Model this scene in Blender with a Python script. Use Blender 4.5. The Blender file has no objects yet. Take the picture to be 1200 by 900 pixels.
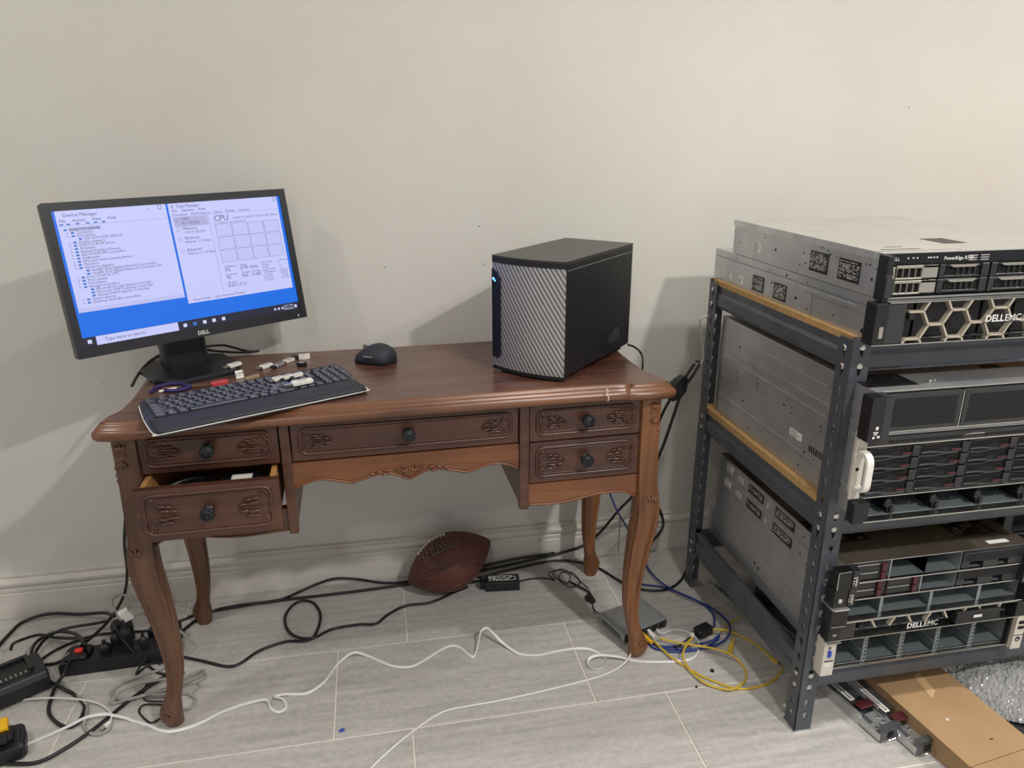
import bpy, bmesh, math, random
from mathutils import Vector, Matrix, Euler

random.seed(7)
C = bpy.context.scene.collection
R = math.radians

# ---------------------------------------------------------------- camera
cam_d = bpy.data.cameras.new('camera')
cam = bpy.data.objects.new('camera', cam_d)
C.objects.link(cam)
PITCH, YAW, ROLL = 0.3268, 0.1865, -0.0019
cam.location = (0, -1.94926, 1.25727)
_f = Vector((math.sin(YAW) * math.cos(PITCH), math.cos(YAW) * math.cos(PITCH), -math.sin(PITCH)))
_r = Vector((math.cos(YAW), -math.sin(YAW), 0)); _u = _r.cross(_f)
_r2 = _r * math.cos(ROLL) + _u * math.sin(ROLL); _u2 = -_r * math.sin(ROLL) + _u * math.cos(ROLL)
cam.rotation_euler = Matrix((_r2, _u2, -_f)).transposed().to_euler()
cam_d.sensor_width = 36; cam_d.sensor_fit = 'HORIZONTAL'
cam_d.lens = 36 * 859.7 / 1200
cam_d.clip_start = 0.02
bpy.context.scene.camera = cam

# ---------------------------------------------------------------- light, world, exposure
scn = bpy.context.scene
scn.view_settings.view_transform = 'Standard'
scn.view_settings.look = 'None'
scn.view_settings.gamma = 1
scn.view_settings.use_curve_mapping = False
scn.view_settings.exposure = 0.0
wd = bpy.data.worlds.new('world'); scn.world = wd; wd.use_nodes = True
wd.node_tree.nodes['Background'].inputs[0].default_value = (0.98, 0.98, 1.0, 1)
wd.node_tree.nodes['Background'].inputs[1].default_value = 0.50
CEIL = 2.55
LAMPS = [(-1.43, -1.03, 9.5), (-0.55, -3.1, 12), (1.3, -2.4, 50), (0.75, -1.25, 13), (2.7, -1.3, 33)]

# ---------------------------------------------------------------- helpers
def lin(c):
    return tuple(((v / 255) / 12.92 if v / 255 <= .04045 else ((v / 255 + .055) / 1.055) ** 2.4) for v in c) + (1,)

MATS = {}
def mat(name, rgb, rough=.5, metal=0, spec=.5, emit=None, es=1, var=0, vscale=30, stretch=(1, 1, 1), bump=0, bscale=60, rgb2=None, coat=0, trans=0, vlo=.35, vhi=.65):
    m = bpy.data.materials.new(name); m.use_nodes = True; MATS[name] = m
    nt = m.node_tree; b = nt.nodes['Principled BSDF']
    b.inputs['Base Color'].default_value = lin(rgb); b.inputs['Roughness'].default_value = rough
    b.inputs['Metallic'].default_value = metal; b.inputs['Specular IOR Level'].default_value = spec
    b.inputs['Coat Weight'].default_value = coat; b.inputs['Coat Roughness'].default_value = .15
    b.inputs['Transmission Weight'].default_value = trans
    if emit: b.inputs['Emission Color'].default_value = lin(emit); b.inputs['Emission Strength'].default_value = es
    if rgb2 or bump or var:
        tc = nt.nodes.new('ShaderNodeTexCoord'); mp = nt.nodes.new('ShaderNodeMapping')
        mp.inputs['Scale'].default_value = stretch; nt.links.new(tc.outputs['Object'], mp.inputs[0])
        n = nt.nodes.new('ShaderNodeTexNoise'); n.inputs['Scale'].default_value = vscale; n.inputs['Detail'].default_value = 6
        n.inputs['Roughness'].default_value = .6
        nt.links.new(mp.outputs[0], n.inputs['Vector'])
        if rgb2:
            rp = nt.nodes.new('ShaderNodeValToRGB'); rp.color_ramp.elements[0].color = lin(rgb); rp.color_ramp.elements[1].color = lin(rgb2)
            rp.color_ramp.elements[0].position = vlo; rp.color_ramp.elements[1].position = vhi
            nt.links.new(n.outputs['Fac'], rp.inputs[0]); nt.links.new(rp.outputs[0], b.inputs['Base Color'])
        if var:
            mr = nt.nodes.new('ShaderNodeMapRange'); mr.inputs[3].default_value = max(0, rough - var); mr.inputs[4].default_value = min(1, rough + var)
            mr.inputs[1].default_value = .3; mr.inputs[2].default_value = .7
            nt.links.new(n.outputs['Fac'], mr.inputs[0]); nt.links.new(mr.outputs[0], b.inputs['Roughness'])
        if bump:
            n2 = nt.nodes.new('ShaderNodeTexNoise'); n2.inputs['Scale'].default_value = bscale; n2.inputs['Detail'].default_value = 4
            nt.links.new(mp.outputs[0], n2.inputs['Vector'])
            bp = nt.nodes.new('ShaderNodeBump'); bp.inputs['Strength'].default_value = bump; bp.inputs['Distance'].default_value = .002
            nt.links.new(n2.outputs['Fac'], bp.inputs['Height']); nt.links.new(bp.outputs[0], b.inputs['Normal'])
    return m

class MB:
    """collects shapes into one bmesh"""
    def __init__(s): s.bm = bmesh.new()
    def face(s, vs):
        try: return s.bm.faces.new(vs)
        except ValueError: return None
    def box(s, x0, x1, y0, y1, z0, z1, M=None):
        P = [Vector((x, y, z)) for z in (z0, z1) for y in (y0, y1) for x in (x0, x1)]
        if M: P = [M @ p for p in P]
        v = [s.bm.verts.new(p) for p in P]
        for f in ((0, 2, 3, 1), (4, 5, 7, 6), (0, 1, 5, 4), (2, 6, 7, 3), (0, 4, 6, 2), (1, 3, 7, 5)): s.face([v[i] for i in f])
        return s
    def prism(s, pts, a, b, axis='z', M=None, cap=True):
        """polygon pts extruded from a to b along axis. pts are (x,y) for z, (x,z) for y, (y,z) for x"""
        def P(p, t):
            q = {'z': (p[0], p[1], t), 'y': (p[0], t, p[1]), 'x': (t, p[0], p[1])}[axis]
            q = Vector(q); return M @ q if M else q
        A = [s.bm.verts.new(P(p, a)) for p in pts]; B = [s.bm.verts.new(P(p, b)) for p in pts]; n = len(pts)
        for i in range(n): s.face((A[i], A[(i + 1) % n], B[(i + 1) % n], B[i]))
        if cap: s.face(A[::-1]); s.face(B)
        return s
    def cyl(s, p, q, r0, r1=None, n=12, M=None):
        r1 = r0 if r1 is None else r1
        p, q = Vector(p), Vector(q); d = (q - p).normalized()
        u = d.orthogonal().normalized(); w = d.cross(u)
        A, B = [], []
        for i in range(n):
            a = 2 * math.pi * i / n; o = u * math.cos(a) + w * math.sin(a)
            a_, b_ = p + o * r0, q + o * r1
            if M: a_, b_ = M @ a_, M @ b_
            A.append(s.bm.verts.new(a_)); B.append(s.bm.verts.new(b_))
        for i in range(n): s.face((A[i], A[(i + 1) % n], B[(i + 1) % n], B[i]))
        s.face(A[::-1]); s.face(B)
        return s
    def lathe(s, prof, M=None, n=20):
        """profile of (r,z) about z"""
        rings = []
        for r, z in prof:
            ring = []
            for i in range(n):
                a = 2 * math.pi * i / n; p = Vector((r * math.cos(a), r * math.sin(a), z))
                ring.append(s.bm.verts.new(M @ p if M else p))
            rings.append(ring)
        for A, B in zip(rings, rings[1:]):
            for i in range(n): s.face((A[i], A[(i + 1) % n], B[(i + 1) % n], B[i]))
        s.face(rings[0][::-1]); s.face(rings[-1])
        return s
    def tube(s, pts, r, n=8, closed=False, sm=True, sub=4, sec=None, up=None, M=None):
        """sweep; sec = list of (a,b) section offsets; up = fixed up vector for ribbons"""
        P = [Vector(p) for p in pts]
        if sm: P = spline(P, closed, sub)
        m = len(P)
        T = []
        for i in range(m):
            a = P[(i - 1) % m] if (closed or i > 0) else P[0]; b = P[(i + 1) % m] if (closed or i < m - 1) else P[-1]
            t = (b - a); T.append(t.normalized() if t.length > 1e-9 else (T[-1] if T else Vector((1, 0, 0))))
        nrm = T[0].orthogonal().normalized()
        if up: nrm = (Vector(up) - T[0] * Vector(up).dot(T[0])).normalized()
        rings = []
        rr = r if isinstance(r, (list, tuple)) else None
        for i in range(m):
            if up: k = Vector(up) - T[i] * Vector(up).dot(T[i]); nrm = k.normalized() if k.length > 1e-4 else nrm
            else: nrm = (nrm - T[i] * nrm.dot(T[i])).normalized()
            bn = T[i].cross(nrm)
            if sec: ring = [P[i] + nrm * a + bn * b for a, b in sec]
            else:
                ri = rr[min(len(rr) - 1, int(round(i * (len(rr) - 1) / max(1, m - 1))))] if rr else r
                ring = [P[i] + (nrm * math.cos(2 * math.pi * j / n) + bn * math.sin(2 * math.pi * j / n)) * ri for j in range(n)]
            rings.append([s.bm.verts.new(M @ p if M else p) for p in ring])
        k = len(rings[0]); L = m if closed else m - 1
        for i in range(L):
            A, B = rings[i], rings[(i + 1) % m]
            for j in range(k): s.face((A[j], A[(j + 1) % k], B[(j + 1) % k], B[j]))
        if not closed: s.face(rings[0][::-1]); s.face(rings[-1])
        return s
    def loft(s, rings, cap=True, M=None):
        RR = [[s.bm.verts.new(M @ Vector(p) if M else Vector(p)) for p in r] for r in rings]
        k = len(RR[0])
        for A, B in zip(RR, RR[1:]):
            for j in range(k): s.face((A[j], A[(j + 1) % k], B[(j + 1) % k], B[j]))
        if cap: s.face(RR[0][::-1]); s.face(RR[-1])
        return s
    def mesh(s, me, M=None):
        off = len(s.bm.verts)
        vs = [s.bm.verts.new(M @ v.co if M else v.co.copy()) for v in me.vertices]
        for p in me.polygons: s.face([vs[i] for i in p.vertices])
        return s
    def move(s, M): bmesh.ops.transform(s.bm, matrix=M, verts=s.bm.verts); return s
    def build(s, name, m, parent=None, loc=None, rz=0, bevel=0, smooth=False, seg=2, sub=0, rot=None):
        bmesh.ops.recalc_face_normals(s.bm, faces=s.bm.faces)
        me = bpy.data.meshes.new(name); s.bm.to_mesh(me); s.bm.free()
        o = bpy.data.objects.new(name, me); C.objects.link(o)
        me.materials.append(MATS[m] if isinstance(m, str) else m)
        if smooth:
            me.polygons.foreach_set('use_smooth', [True] * len(me.polygons))
        if parent is not None: o.parent = parent
        if loc is not None: o.location = loc
        if rot: o.rotation_euler = rot
        elif rz: o.rotation_euler = (0, 0, rz)
        if bevel:
            md = o.modifiers.new('bevel', 'BEVEL'); md.width = bevel; md.segments = seg; md.limit_method = 'ANGLE'; md.angle_limit = R(40)
        if sub:
            md = o.modifiers.new('sub', 'SUBSURF'); md.levels = sub; md.render_levels = sub
        return o

def spline(P, closed=False, sub=4):
    out = []; n = len(P)
    rng = range(n) if closed else range(n - 1)
    for i in rng:
        p1, p2 = P[i], P[(i + 1) % n]
        p0 = P[(i - 1) % n] if (closed or i > 0) else p1
        p3 = P[(i + 2) % n] if (closed or i < n - 2) else p2
        for k in range(sub):
            t = k / sub
            out.append(.5 * ((2 * p1) + (p2 - p0) * t + (2 * p0 - 5 * p1 + 4 * p2 - p3) * t * t + (3 * p1 - p0 - 3 * p2 + p3) * t ** 3))
    if not closed: out.append(P[-1])
    return out

def flat_mesh(outlines, depth):
    """2D curve with holes, extruded by depth (centred) -> mesh in local xy"""
    cu = bpy.data.curves.new('flat', 'CURVE'); cu.dimensions = '2D'; cu.fill_mode = 'BOTH'; cu.extrude = depth / 2
    for ol in outlines:
        sp = cu.splines.new('POLY'); sp.points.add(len(ol) - 1)
        for p, q in zip(sp.points, ol): p.co = (q[0], q[1], 0, 1)
        sp.use_cyclic_u = True
    o = bpy.data.objects.new('flat', cu)
    me = bpy.data.meshes.new_from_object(o)
    bpy.data.objects.remove(o); bpy.data.curves.remove(cu)
    return me

_tc = {}
def text_mesh(body, size=1, ext=0, bold=0):
    k = (body, ext, bold)
    if k not in _tc:
        cu = bpy.data.curves.new('t', 'FONT'); cu.body = body; cu.size = 1; cu.extrude = ext; cu.offset = bold; cu.resolution_u = 2
        o = bpy.data.objects.new('t', cu); me = bpy.data.meshes.new_from_object(o)
        bpy.data.objects.remove(o); bpy.data.curves.remove(cu); _tc[k] = me
    return _tc[k]
def text_width(body): 
    me = text_mesh(body); return max([v.co.x for v in me.vertices] or [0])
# a matrix putting text (local xy) onto a plane facing -y (x right, z up)
def face_front(x, y, z, s): return Matrix.Translation((x, y, z)) @ Matrix.Rotation(R(90), 4, 'X') @ Matrix.Diagonal((s, s, s, 1))
# facing -x, reading from back (+y) to front (-y)
def face_left(x, y, z, s): return Matrix.Translation((x, y, z)) @ Matrix.Rotation(R(-90), 4, 'Z') @ Matrix.Rotation(R(90), 4, 'X') @ Matrix.Diagonal((s, s, s, 1))
def face_up(x, y, z, s, a=0): return Matrix.Translation((x, y, z)) @ Matrix.Rotation(a, 4, 'Z') @ Matrix.Diagonal((s, s, s, 1))

def tag(o, label, cat, group=None, kind=None):
    if label: o['label'] = label
    if cat: o['category'] = cat
    if group: o['group'] = group
    if kind: o['kind'] = kind
    return o
def thing(name, label, cat, loc=(0, 0, 0), rz=0, group=None, rot=None):
    o = bpy.data.objects.new(name, None); C.objects.link(o); o.empty_display_size = .05
    o.location = loc; o.rotation_euler = rot if rot else (0, 0, rz)
    return tag(o, label, cat, group)
def dup(o, parent, loc=None, rot=None):
    c = o.copy(); C.objects.link(c); c.parent = parent
    if loc is not None: c.location = loc
    if rot is not None: c.rotation_euler = rot
    return c
def rrect(w, h, r, n=5, cx=0, cy=0):
    out = []
    for sx, sy, a0 in ((1, 1, 0), (-1, 1, 90), (-1, -1, 180), (1, -1, 270)):
        for i in range(n + 1):
            a = R(a0 + 90 * i / n); out.append((cx + sx * (w / 2 - r) + r * math.cos(a), cy + sy * (h / 2 - r) + r * math.sin(a)))
    return out

# ---------------------------------------------------------------- materials
mat('wall', (208, 205, 197), .75, rgb2=(202, 198, 190), vscale=1.6, bump=.12, bscale=90)
mat('trim_white', (212, 207, 198), .45, rgb2=(196, 190, 180), vscale=8, stretch=(.6, 1, 2))
mat('grout', (232, 226, 215), .8)
mat('ceiling', (225, 222, 215), .8)
mat('black_plastic', (26, 27, 31), .42)
mat('black_gloss', (14, 15, 19), .22)
mat('black_cable', (17, 18, 20), .38)
mat('dark_void', (8, 8, 9), .9)
mat('bezel_black', (21, 22, 29), .38)
mat('navy_black', (16, 18, 28), .4)
mat('key_grey', (50, 52, 62), .42)
mat('kbd_body', (42, 44, 54), .5)
mat('palm', (38, 40, 49), .62, var=.08, vscale=20)
mat('legend', (205, 210, 225), .5)
mat('white_plastic', (225, 222, 214), .45)
mat('white_cable', (222, 219, 218), .45)
mat('grey_cable', (150, 147, 142), .5)
mat('blue_cable', (30, 52, 122), .4)
mat('yellow_cable', (205, 172, 42), .42)
mat('yellow_plastic', (232, 178, 20), .4)
mat('red_led', (190, 45, 34), .4, emit=(220, 50, 35), es=.25)
mat('blue_led', (60, 150, 255), .4, emit=(90, 190, 255), es=6)
mat('green_led', (120, 220, 90), .4, emit=(150, 240, 90), es=2)
mat('chrome', (215, 212, 205), .22, 1)
mat('steel', (206, 207, 208), .42, .85, rgb2=(188, 190, 193), vscale=9, bump=.05, bscale=300)
mat('galv', (212, 213, 212), .42, .85, rgb2=(194, 196, 197), vscale=14, var=.06)
mat('galv_lid', (214, 214, 209), .36, .75, rgb2=(204, 204, 199), vscale=5, var=.06)
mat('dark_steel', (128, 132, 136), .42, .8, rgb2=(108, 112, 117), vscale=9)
mat('bay_steel', (140, 150, 153), .45, .6)
mat('lip', (205, 204, 200), .25, 1)
mat('rack_grey', (82, 86, 92), .42, .15, rgb2=(72, 76, 83), vscale=12, var=.05)
mat('particle', (196, 160, 108), .8, rgb2=(158, 118, 70), vscale=190, bump=.3, bscale=220)
mat('sr_black', (19, 20, 22), .45)
mat('sr_grey', (44, 45, 47), .45)
mat('sr_carrier', (34, 35, 37), .4)
mat('carrier_lt', (168, 163, 153), .35, .6)
mat('hexmetal', (198, 188, 170), .4, .5)
mat('maroon', (78, 28, 36), .45)
mat('label_black', (20, 20, 22), .4)
mat('label_white', (222, 220, 214), .5)
mat('ink', (38, 38, 42), .6)
mat('ear_beige', (205, 198, 186), .45)
mat('cardboard', (170, 138, 100), .82, rgb2=(160, 128, 91), vscale=7, bump=.15, bscale=30, stretch=(1, 1, 4))
mat('tape', (206, 172, 128), .3)
mat('foam', (52, 53, 55), .95, rgb2=(36, 37, 39), vscale=160, bump=.8, bscale=200)
mat('knob_metal', (62, 66, 68), .42, .8, rgb2=(40, 43, 45), vscale=120)
mat('tower_black', (18, 19, 21), .42, var=.05, vscale=60)
mat('tower_top', (58, 56, 53), .36, .3)
mat('navy_gloss', (16, 22, 40), .3)
mat('drawer_pine', (190, 140, 82), .6, rgb2=(170, 120, 66), vscale=12, stretch=(8, 1, 8))
mat('purple', (40, 28, 88), .6, bump=.6, bscale=300)
mat('red_plastic', (190, 66, 72), .45)
mat('beige_wood', (150, 128, 100), .55)
mat('silver_box', (168, 170, 172), .36, .7)
mat('blue_bit', (50, 84, 160), .4)
mat('vga_blue', (34, 60, 190), .4)
mat('laces', (214, 206, 194), .7)

def wood_mat(name, dark, light, axis, rough=.34, scratch=False):
    m = bpy.data.materials.new(name); m.use_nodes = True; MATS[name] = m
    nt = m.node_tree; N = nt.nodes.new; L = nt.links.new; b = nt.nodes['Principled BSDF']
    tc = N('ShaderNodeTexCoord'); mp = N('ShaderNodeMapping')
    sc = [9, 9, 9]; sc['xyz'.index(axis)] = .55; mp.inputs['Scale'].default_value = sc
    L(tc.outputs['Object'], mp.inputs[0])
    n1 = N('ShaderNodeTexNoise'); n1.inputs['Scale'].default_value = 5; n1.inputs['Detail'].default_value = 8; n1.inputs['Distortion'].default_value = .6
    L(mp.outputs[0], n1.inputs['Vector'])
    n2 = N('ShaderNodeTexNoise'); n2.inputs['Scale'].default_value = 2.6; n2.inputs['Detail'].default_value = 3; L(tc.outputs['Object'], n2.inputs['Vector'])
    ad = N('ShaderNodeMath'); ad.operation = 'ADD'; L(n1.outputs['Fac'], ad.inputs[0]); L(n2.outputs['Fac'], ad.inputs[1])
    mu = N('ShaderNodeMath'); mu.operation = 'MULTIPLY'; mu.inputs[1].default_value = .5; L(ad.outputs[0], mu.inputs[0])
    rp = N('ShaderNodeValToRGB'); e = rp.color_ramp.elements
    e[0].color = lin(dark); e[0].position = .38; e[1].color = lin(light); e[1].position = .64
    L(mu.outputs[0], rp.inputs[0]); col = rp.outputs[0]
    if scratch:   # fine pale scratches and scuffs of the worn varnish
        last = col
        for (an, sx, sy, th, sd) in ((.5, 3, 60, .70, 1), (-.7, 70, 4, .71, 2), (.1, 5, 90, .72, 3)):
            m2 = N('ShaderNodeMapping'); m2.inputs['Scale'].default_value = (sx, sy, 1); m2.inputs['Rotation'].default_value = (0, 0, an); m2.inputs['Location'].default_value = (sd * 3.1, sd, 0)
            L(tc.outputs['Object'], m2.inputs[0]); n3 = N('ShaderNodeTexNoise'); n3.inputs['Scale'].default_value = 1.4; n3.inputs['Detail'].default_value = 3; L(m2.outputs[0], n3.inputs['Vector'])
            g = N('ShaderNodeMapRange'); g.inputs[1].default_value = th; g.inputs[2].default_value = th + .04; L(n3.outputs['Fac'], g.inputs[0])
            mx = N('ShaderNodeMix'); mx.data_type = 'RGBA'; L(g.outputs[0], mx.inputs[0]); L(last, mx.inputs[6]); mx.inputs[7].default_value = lin((176, 146, 124)); last = mx.outputs[2]
        col = last
    L(col, b.inputs['Base Color'])
    mr = N('ShaderNodeMapRange'); mr.inputs[3].default_value = rough - .07; mr.inputs[4].default_value = rough + .12; L(n1.outputs['Fac'], mr.inputs[0]); L(mr.outputs[0], b.inputs['Roughness'])
    bp = N('ShaderNodeBump'); bp.inputs['Strength'].default_value = .12; bp.inputs['Distance'].default_value = .001; L(n1.outputs['Fac'], bp.inputs['Height']); L(bp.outputs[0], b.inputs['Normal'])
    b.inputs['Coat Weight'].default_value = .25; b.inputs['Coat Roughness'].default_value = .25
    return m
wood_mat('wood_top', (70, 42, 33), (110, 76, 62), 'x', .27, True)
wood_mat('wood_edge', (82, 49, 33), (130, 86, 58), 'x', .3)
wood_mat('wood_drawer', (63, 35, 26), (95, 59, 41), 'x', .38)
wood_mat('wood_apron', (100, 57, 29), (138, 86, 46), 'x', .38)
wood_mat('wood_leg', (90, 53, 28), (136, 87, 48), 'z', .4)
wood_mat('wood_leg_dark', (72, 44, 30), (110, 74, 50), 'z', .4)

def tile_mat():
    m = bpy.data.materials.new('tile'); m.use_nodes = True; MATS['tile'] = m
    nt = m.node_tree; N = nt.nodes.new; L = nt.links.new; b = nt.nodes['Principled BSDF']
    g = N('ShaderNodeNewGeometry'); mp = N('ShaderNodeMapping'); mp.inputs['Scale'].default_value = (2.6, 40, 1); L(g.outputs['Position'], mp.inputs[0])
    oi = N('ShaderNodeObjectInfo'); av = N('ShaderNodeVectorMath'); av.operation = 'ADD'; L(mp.outputs[0], av.inputs[0])
    sc = N('ShaderNodeVectorMath'); sc.operation = 'SCALE'; sc.inputs[3].default_value = 40; L(oi.outputs['Random'], sc.inputs[0]); L(sc.outputs[0], av.inputs[1])
    n = N('ShaderNodeTexNoise'); n.inputs['Scale'].default_value = 1.6; n.inputs['Detail'].default_value = 7; n.inputs['Roughness'].default_value = .62; L(av.outputs[0], n.inputs['Vector'])
    n2 = N('ShaderNodeTexNoise'); n2.inputs['Scale'].default_value = 60; n2.inputs['Detail'].default_value = 9; n2.inputs['Roughness'].default_value = .75; L(g.outputs['Position'], n2.inputs['Vector'])
    ad = N('ShaderNodeMath'); ad.operation = 'ADD'; L(n.outputs['Fac'], ad.inputs[0]); L(n2.outputs['Fac'], ad.inputs[1])
    hf = N('ShaderNodeMath'); hf.operation = 'MULTIPLY'; hf.inputs[1].default_value = .5; L(ad.outputs[0], hf.inputs[0])
    rp = N('ShaderNodeValToRGB'); e = rp.color_ramp.elements; e[0].color = lin((158, 155, 150)); e[0].position = .34; e[1].color = lin((197, 193, 187)); e[1].position = .64
    L(hf.outputs[0], rp.inputs[0]); L(rp.outputs[0], b.inputs['Base Color'])
    b.inputs['Roughness'].default_value = .5
    bp = N('ShaderNodeBump'); bp.inputs['Strength'].default_value = .15; bp.inputs['Distance'].default_value = .001; L(n.outputs['Fac'], bp.inputs['Height']); L(bp.outputs[0], b.inputs['Normal'])
tile_mat()

def screen_mat(name, rgb, s=1.0):
    m = mat(name, (4, 4, 5), .35, emit=rgb, es=s); return m
screen_mat('scr_blue', (0, 106, 226)); screen_mat('scr_white', (196, 200, 248)); screen_mat('scr_panel', (186, 188, 238)); screen_mat('scr_sel', (170, 170, 214))
screen_mat('scr_bar', (28, 30, 52)); screen_mat('scr_text', (62, 64, 100)); screen_mat('scr_icon', (52, 110, 190)); screen_mat('scr_light', (205, 210, 245)); screen_mat('scr_line', (128, 136, 186))

def mesh_grille_mat():
    """fine mesh sheet of the tower front"""
    m = bpy.data.materials.new('front_mesh'); m.use_nodes = True; MATS['front_mesh'] = m
    b = m.node_tree.nodes['Principled BSDF']; b.inputs['Base Color'].default_value = lin((190, 188, 190)); b.inputs['Metallic'].default_value = .6; b.inputs['Roughness'].default_value = .4
mesh_grille_mat()

def football_mat():
    m = mat('leather', (76, 38, 30), .5, rgb2=(96, 52, 40), vscale=9, bump=.9, bscale=420)
football_mat()

def bubble_mat():
    m = mat('bubble_film', (176, 176, 174), .14, trans=.35, spec=.9, bump=0)
    m.node_tree.nodes['Principled BSDF'].inputs['IOR'].default_value = 1.3
bubble_mat()

# ---------------------------------------------------------------- setting
# back wall in the plane y = 0
tag(MB().box(-3.5, 4.2, 0, .12, 0, CEIL).build('wall_back', 'wall'), None, None, kind='structure')
ceil = tag(MB().box(-3.5, 4.2, -4.5, .12, CEIL, CEIL + .1).build('ceiling', 'ceiling'), None, None, kind='structure')
fl = tag(MB().box(-3.5, 4.2, -4.5, .12, -.06, -.0022).build('floor', 'grout'), None, None, kind='structure')
PHASE = [.03, -.148, .024]
def tile_bm(w, d):
    return MB().box(0, w, -d, 0, -.004, 0)
tile0 = None
for row in range(14):
    y1 = -.0235 - .3 * row
    ph = PHASE[row % 3]
    for k in range(-5, 6):
        x = ph + .6 * k
        if x < -2.6 or x > 2.9 or (row > 6 and abs(x) > 1.9): continue
        if tile0 is None:
            tile0 = tile_bm(.5965, .2965).build('tile', 'tile', fl, (x, y1, 0), bevel=.0007, seg=1)
        else: dup(tile0, fl, (x, y1, 0))
for k in range(-5, 5):
    MB().box(0, .5975, .0, .02, -.004, 0).build('tile', 'tile', fl, (-.57 + .6 * k + .1, -.0212, 0))

for k, (x, z, r_) in enumerate(((.28, 1.03, .003), (.29, .93, .003), (.03, .93, .003), (-.9, .86, .004), (-.7, .66, .0025), (1.5, 1.33, .003), (.60, .50, .003), (.24, .27, .003), (.37, .22, .0025), (-.95, .26, .002), (.47, .30, .002))):
    MB().cyl((x, -.0004, z), (x, .001, z), r_ * .6, n=7).build('wall_mark', 'sr_grey', bpy.data.objects['wall_back'])
def baseboard(x0, x1):
    pr = [(0, 0), (-.014, 0), (-.014, .072), (-.0115, .075), (-.0115, .078), (-.0145, .080), (-.0145, .088), (-.012, .091), (-.0155, .096), (-.019, .103), (-.019, .109), (-.015, .115), (-.0085, .119), (-.0085, .1225), (-.0105, .124), (-.0105, .1267), (0, .1267)]
    o = MB().prism(pr, x0, x1, 'x').build('baseboard_back', 'trim_white'); tag(o, None, None, kind='structure')
baseboard(-3.5, .706); baseboard(.709, 4.2)

for i, (x, y, w) in enumerate(LAMPS):
    t = thing('ceiling_light', ['round recessed ceiling light above the left end of the desk', 'round recessed ceiling light behind the viewer on the left', 'round recessed ceiling light behind the viewer on the right', 'round recessed ceiling light above the tower computer', 'round recessed ceiling light above the right end of the shelving'][i], 'ceiling light', (x, y, CEIL), group='recessed ceiling lights')
    MB().lathe([(.075, 0), (.078, -.006), (.066, -.010), (.062, 0)], n=28).build('rim', 'white_plastic', t)
    m = mat('lamp_disc_%d' % i, (250, 248, 240), .5, emit=(255, 244, 226), es=6)
    MB().cyl((0, 0, -.002), (0, 0, -.004), .062, n=28).build('diffuser', m, t)
    ld = bpy.data.lights.new('downlight', 'AREA'); ld.shape = 'DISK'; ld.size = .12; ld.energy = w; ld.color = (1.0, .975, .942)
    lo = bpy.data.objects.new('downlight', ld); C.objects.link(lo); lo.parent = t; lo.location = (0, 0, -.012)
# ---------------------------------------------------------------- writing desk (local frame of the desk)
DTH = .0234
desk = thing('writing_desk', 'old brown wooden writing desk with carved drawers and curved legs', 'desk', (-.5116, -.5104, 0), DTH)
DM = Matrix.Translation((-.5116, -.5104, 0)) @ Matrix.Rotation(DTH, 4, 'Z')
W0, W1, YB = 0, 1.1176, .389

def desk_outline():
    pts = []
    key = [(-.028, -.036), (.02, -.045), (.075, -.041), (.105, -.034), (.30, -.032), (.559, -.032), (.82, -.032), (1.013, -.034), (1.043, -.041), (1.098, -.045), (1.146, -.036),
           (1.153, -.015), (1.150, .02), (1.134, .06), (1.128, .18), (1.134, .32), (1.146, .37), (1.145, .412), (1.10, .418), (.559, .412), (.018, .418), (-.027, .412), (-.028, .37), (-.016, .32), (-.010, .18), (-.016, .06), (-.032, .02), (-.035, -.015)]
    return [Vector((p[0], p[1], 0)) for p in key]
ol = spline(desk_outline(), True, 4)
def offset(poly, d):
    out = []; n = len(poly)
    for i in range(n):
        t = (poly[(i + 1) % n] - poly[i - 1]).normalized(); nn = Vector((-t.y, t.x, 0))
        out.append(poly[i] + nn * d)
    return out
prof = [(.016, .706), (.006, .708), (.0012, .713), (0, .719), (.0012, .725), (.006, .7295), (.0085, .7300), (.0095, .7335), (.014, .7355), (.0165, .7360), (.0175, .7395), (.021, .742), (.0235, .7425), (.026, .7418)]
mb = MB(); rings = [[(p.x, p.y, z) for p in offset(ol, d)] for d, z in prof]
mb.loft(rings, cap=False); 
o = mb.build('tabletop_edge', 'wood_edge', desk, smooth=True)
tm = flat_mesh([[(p.x, p.y) for p in offset(ol, .0250)]], .030); MB().mesh(tm, Matrix.Translation((0, 0, .7268))).build('tabletop', 'wood_top', desk)
# split in the front moulding near the right end
MB().tube([(.987, -.0345, .741), (.989, -.0405, .7365), (.986, -.041, .731), (.9895, -.0445, .724), (.988, -.0445, .716)], .0011, n=5).build('crack', 'laces', desk)['label'] = 'pale crack in the front edge moulding'

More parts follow.
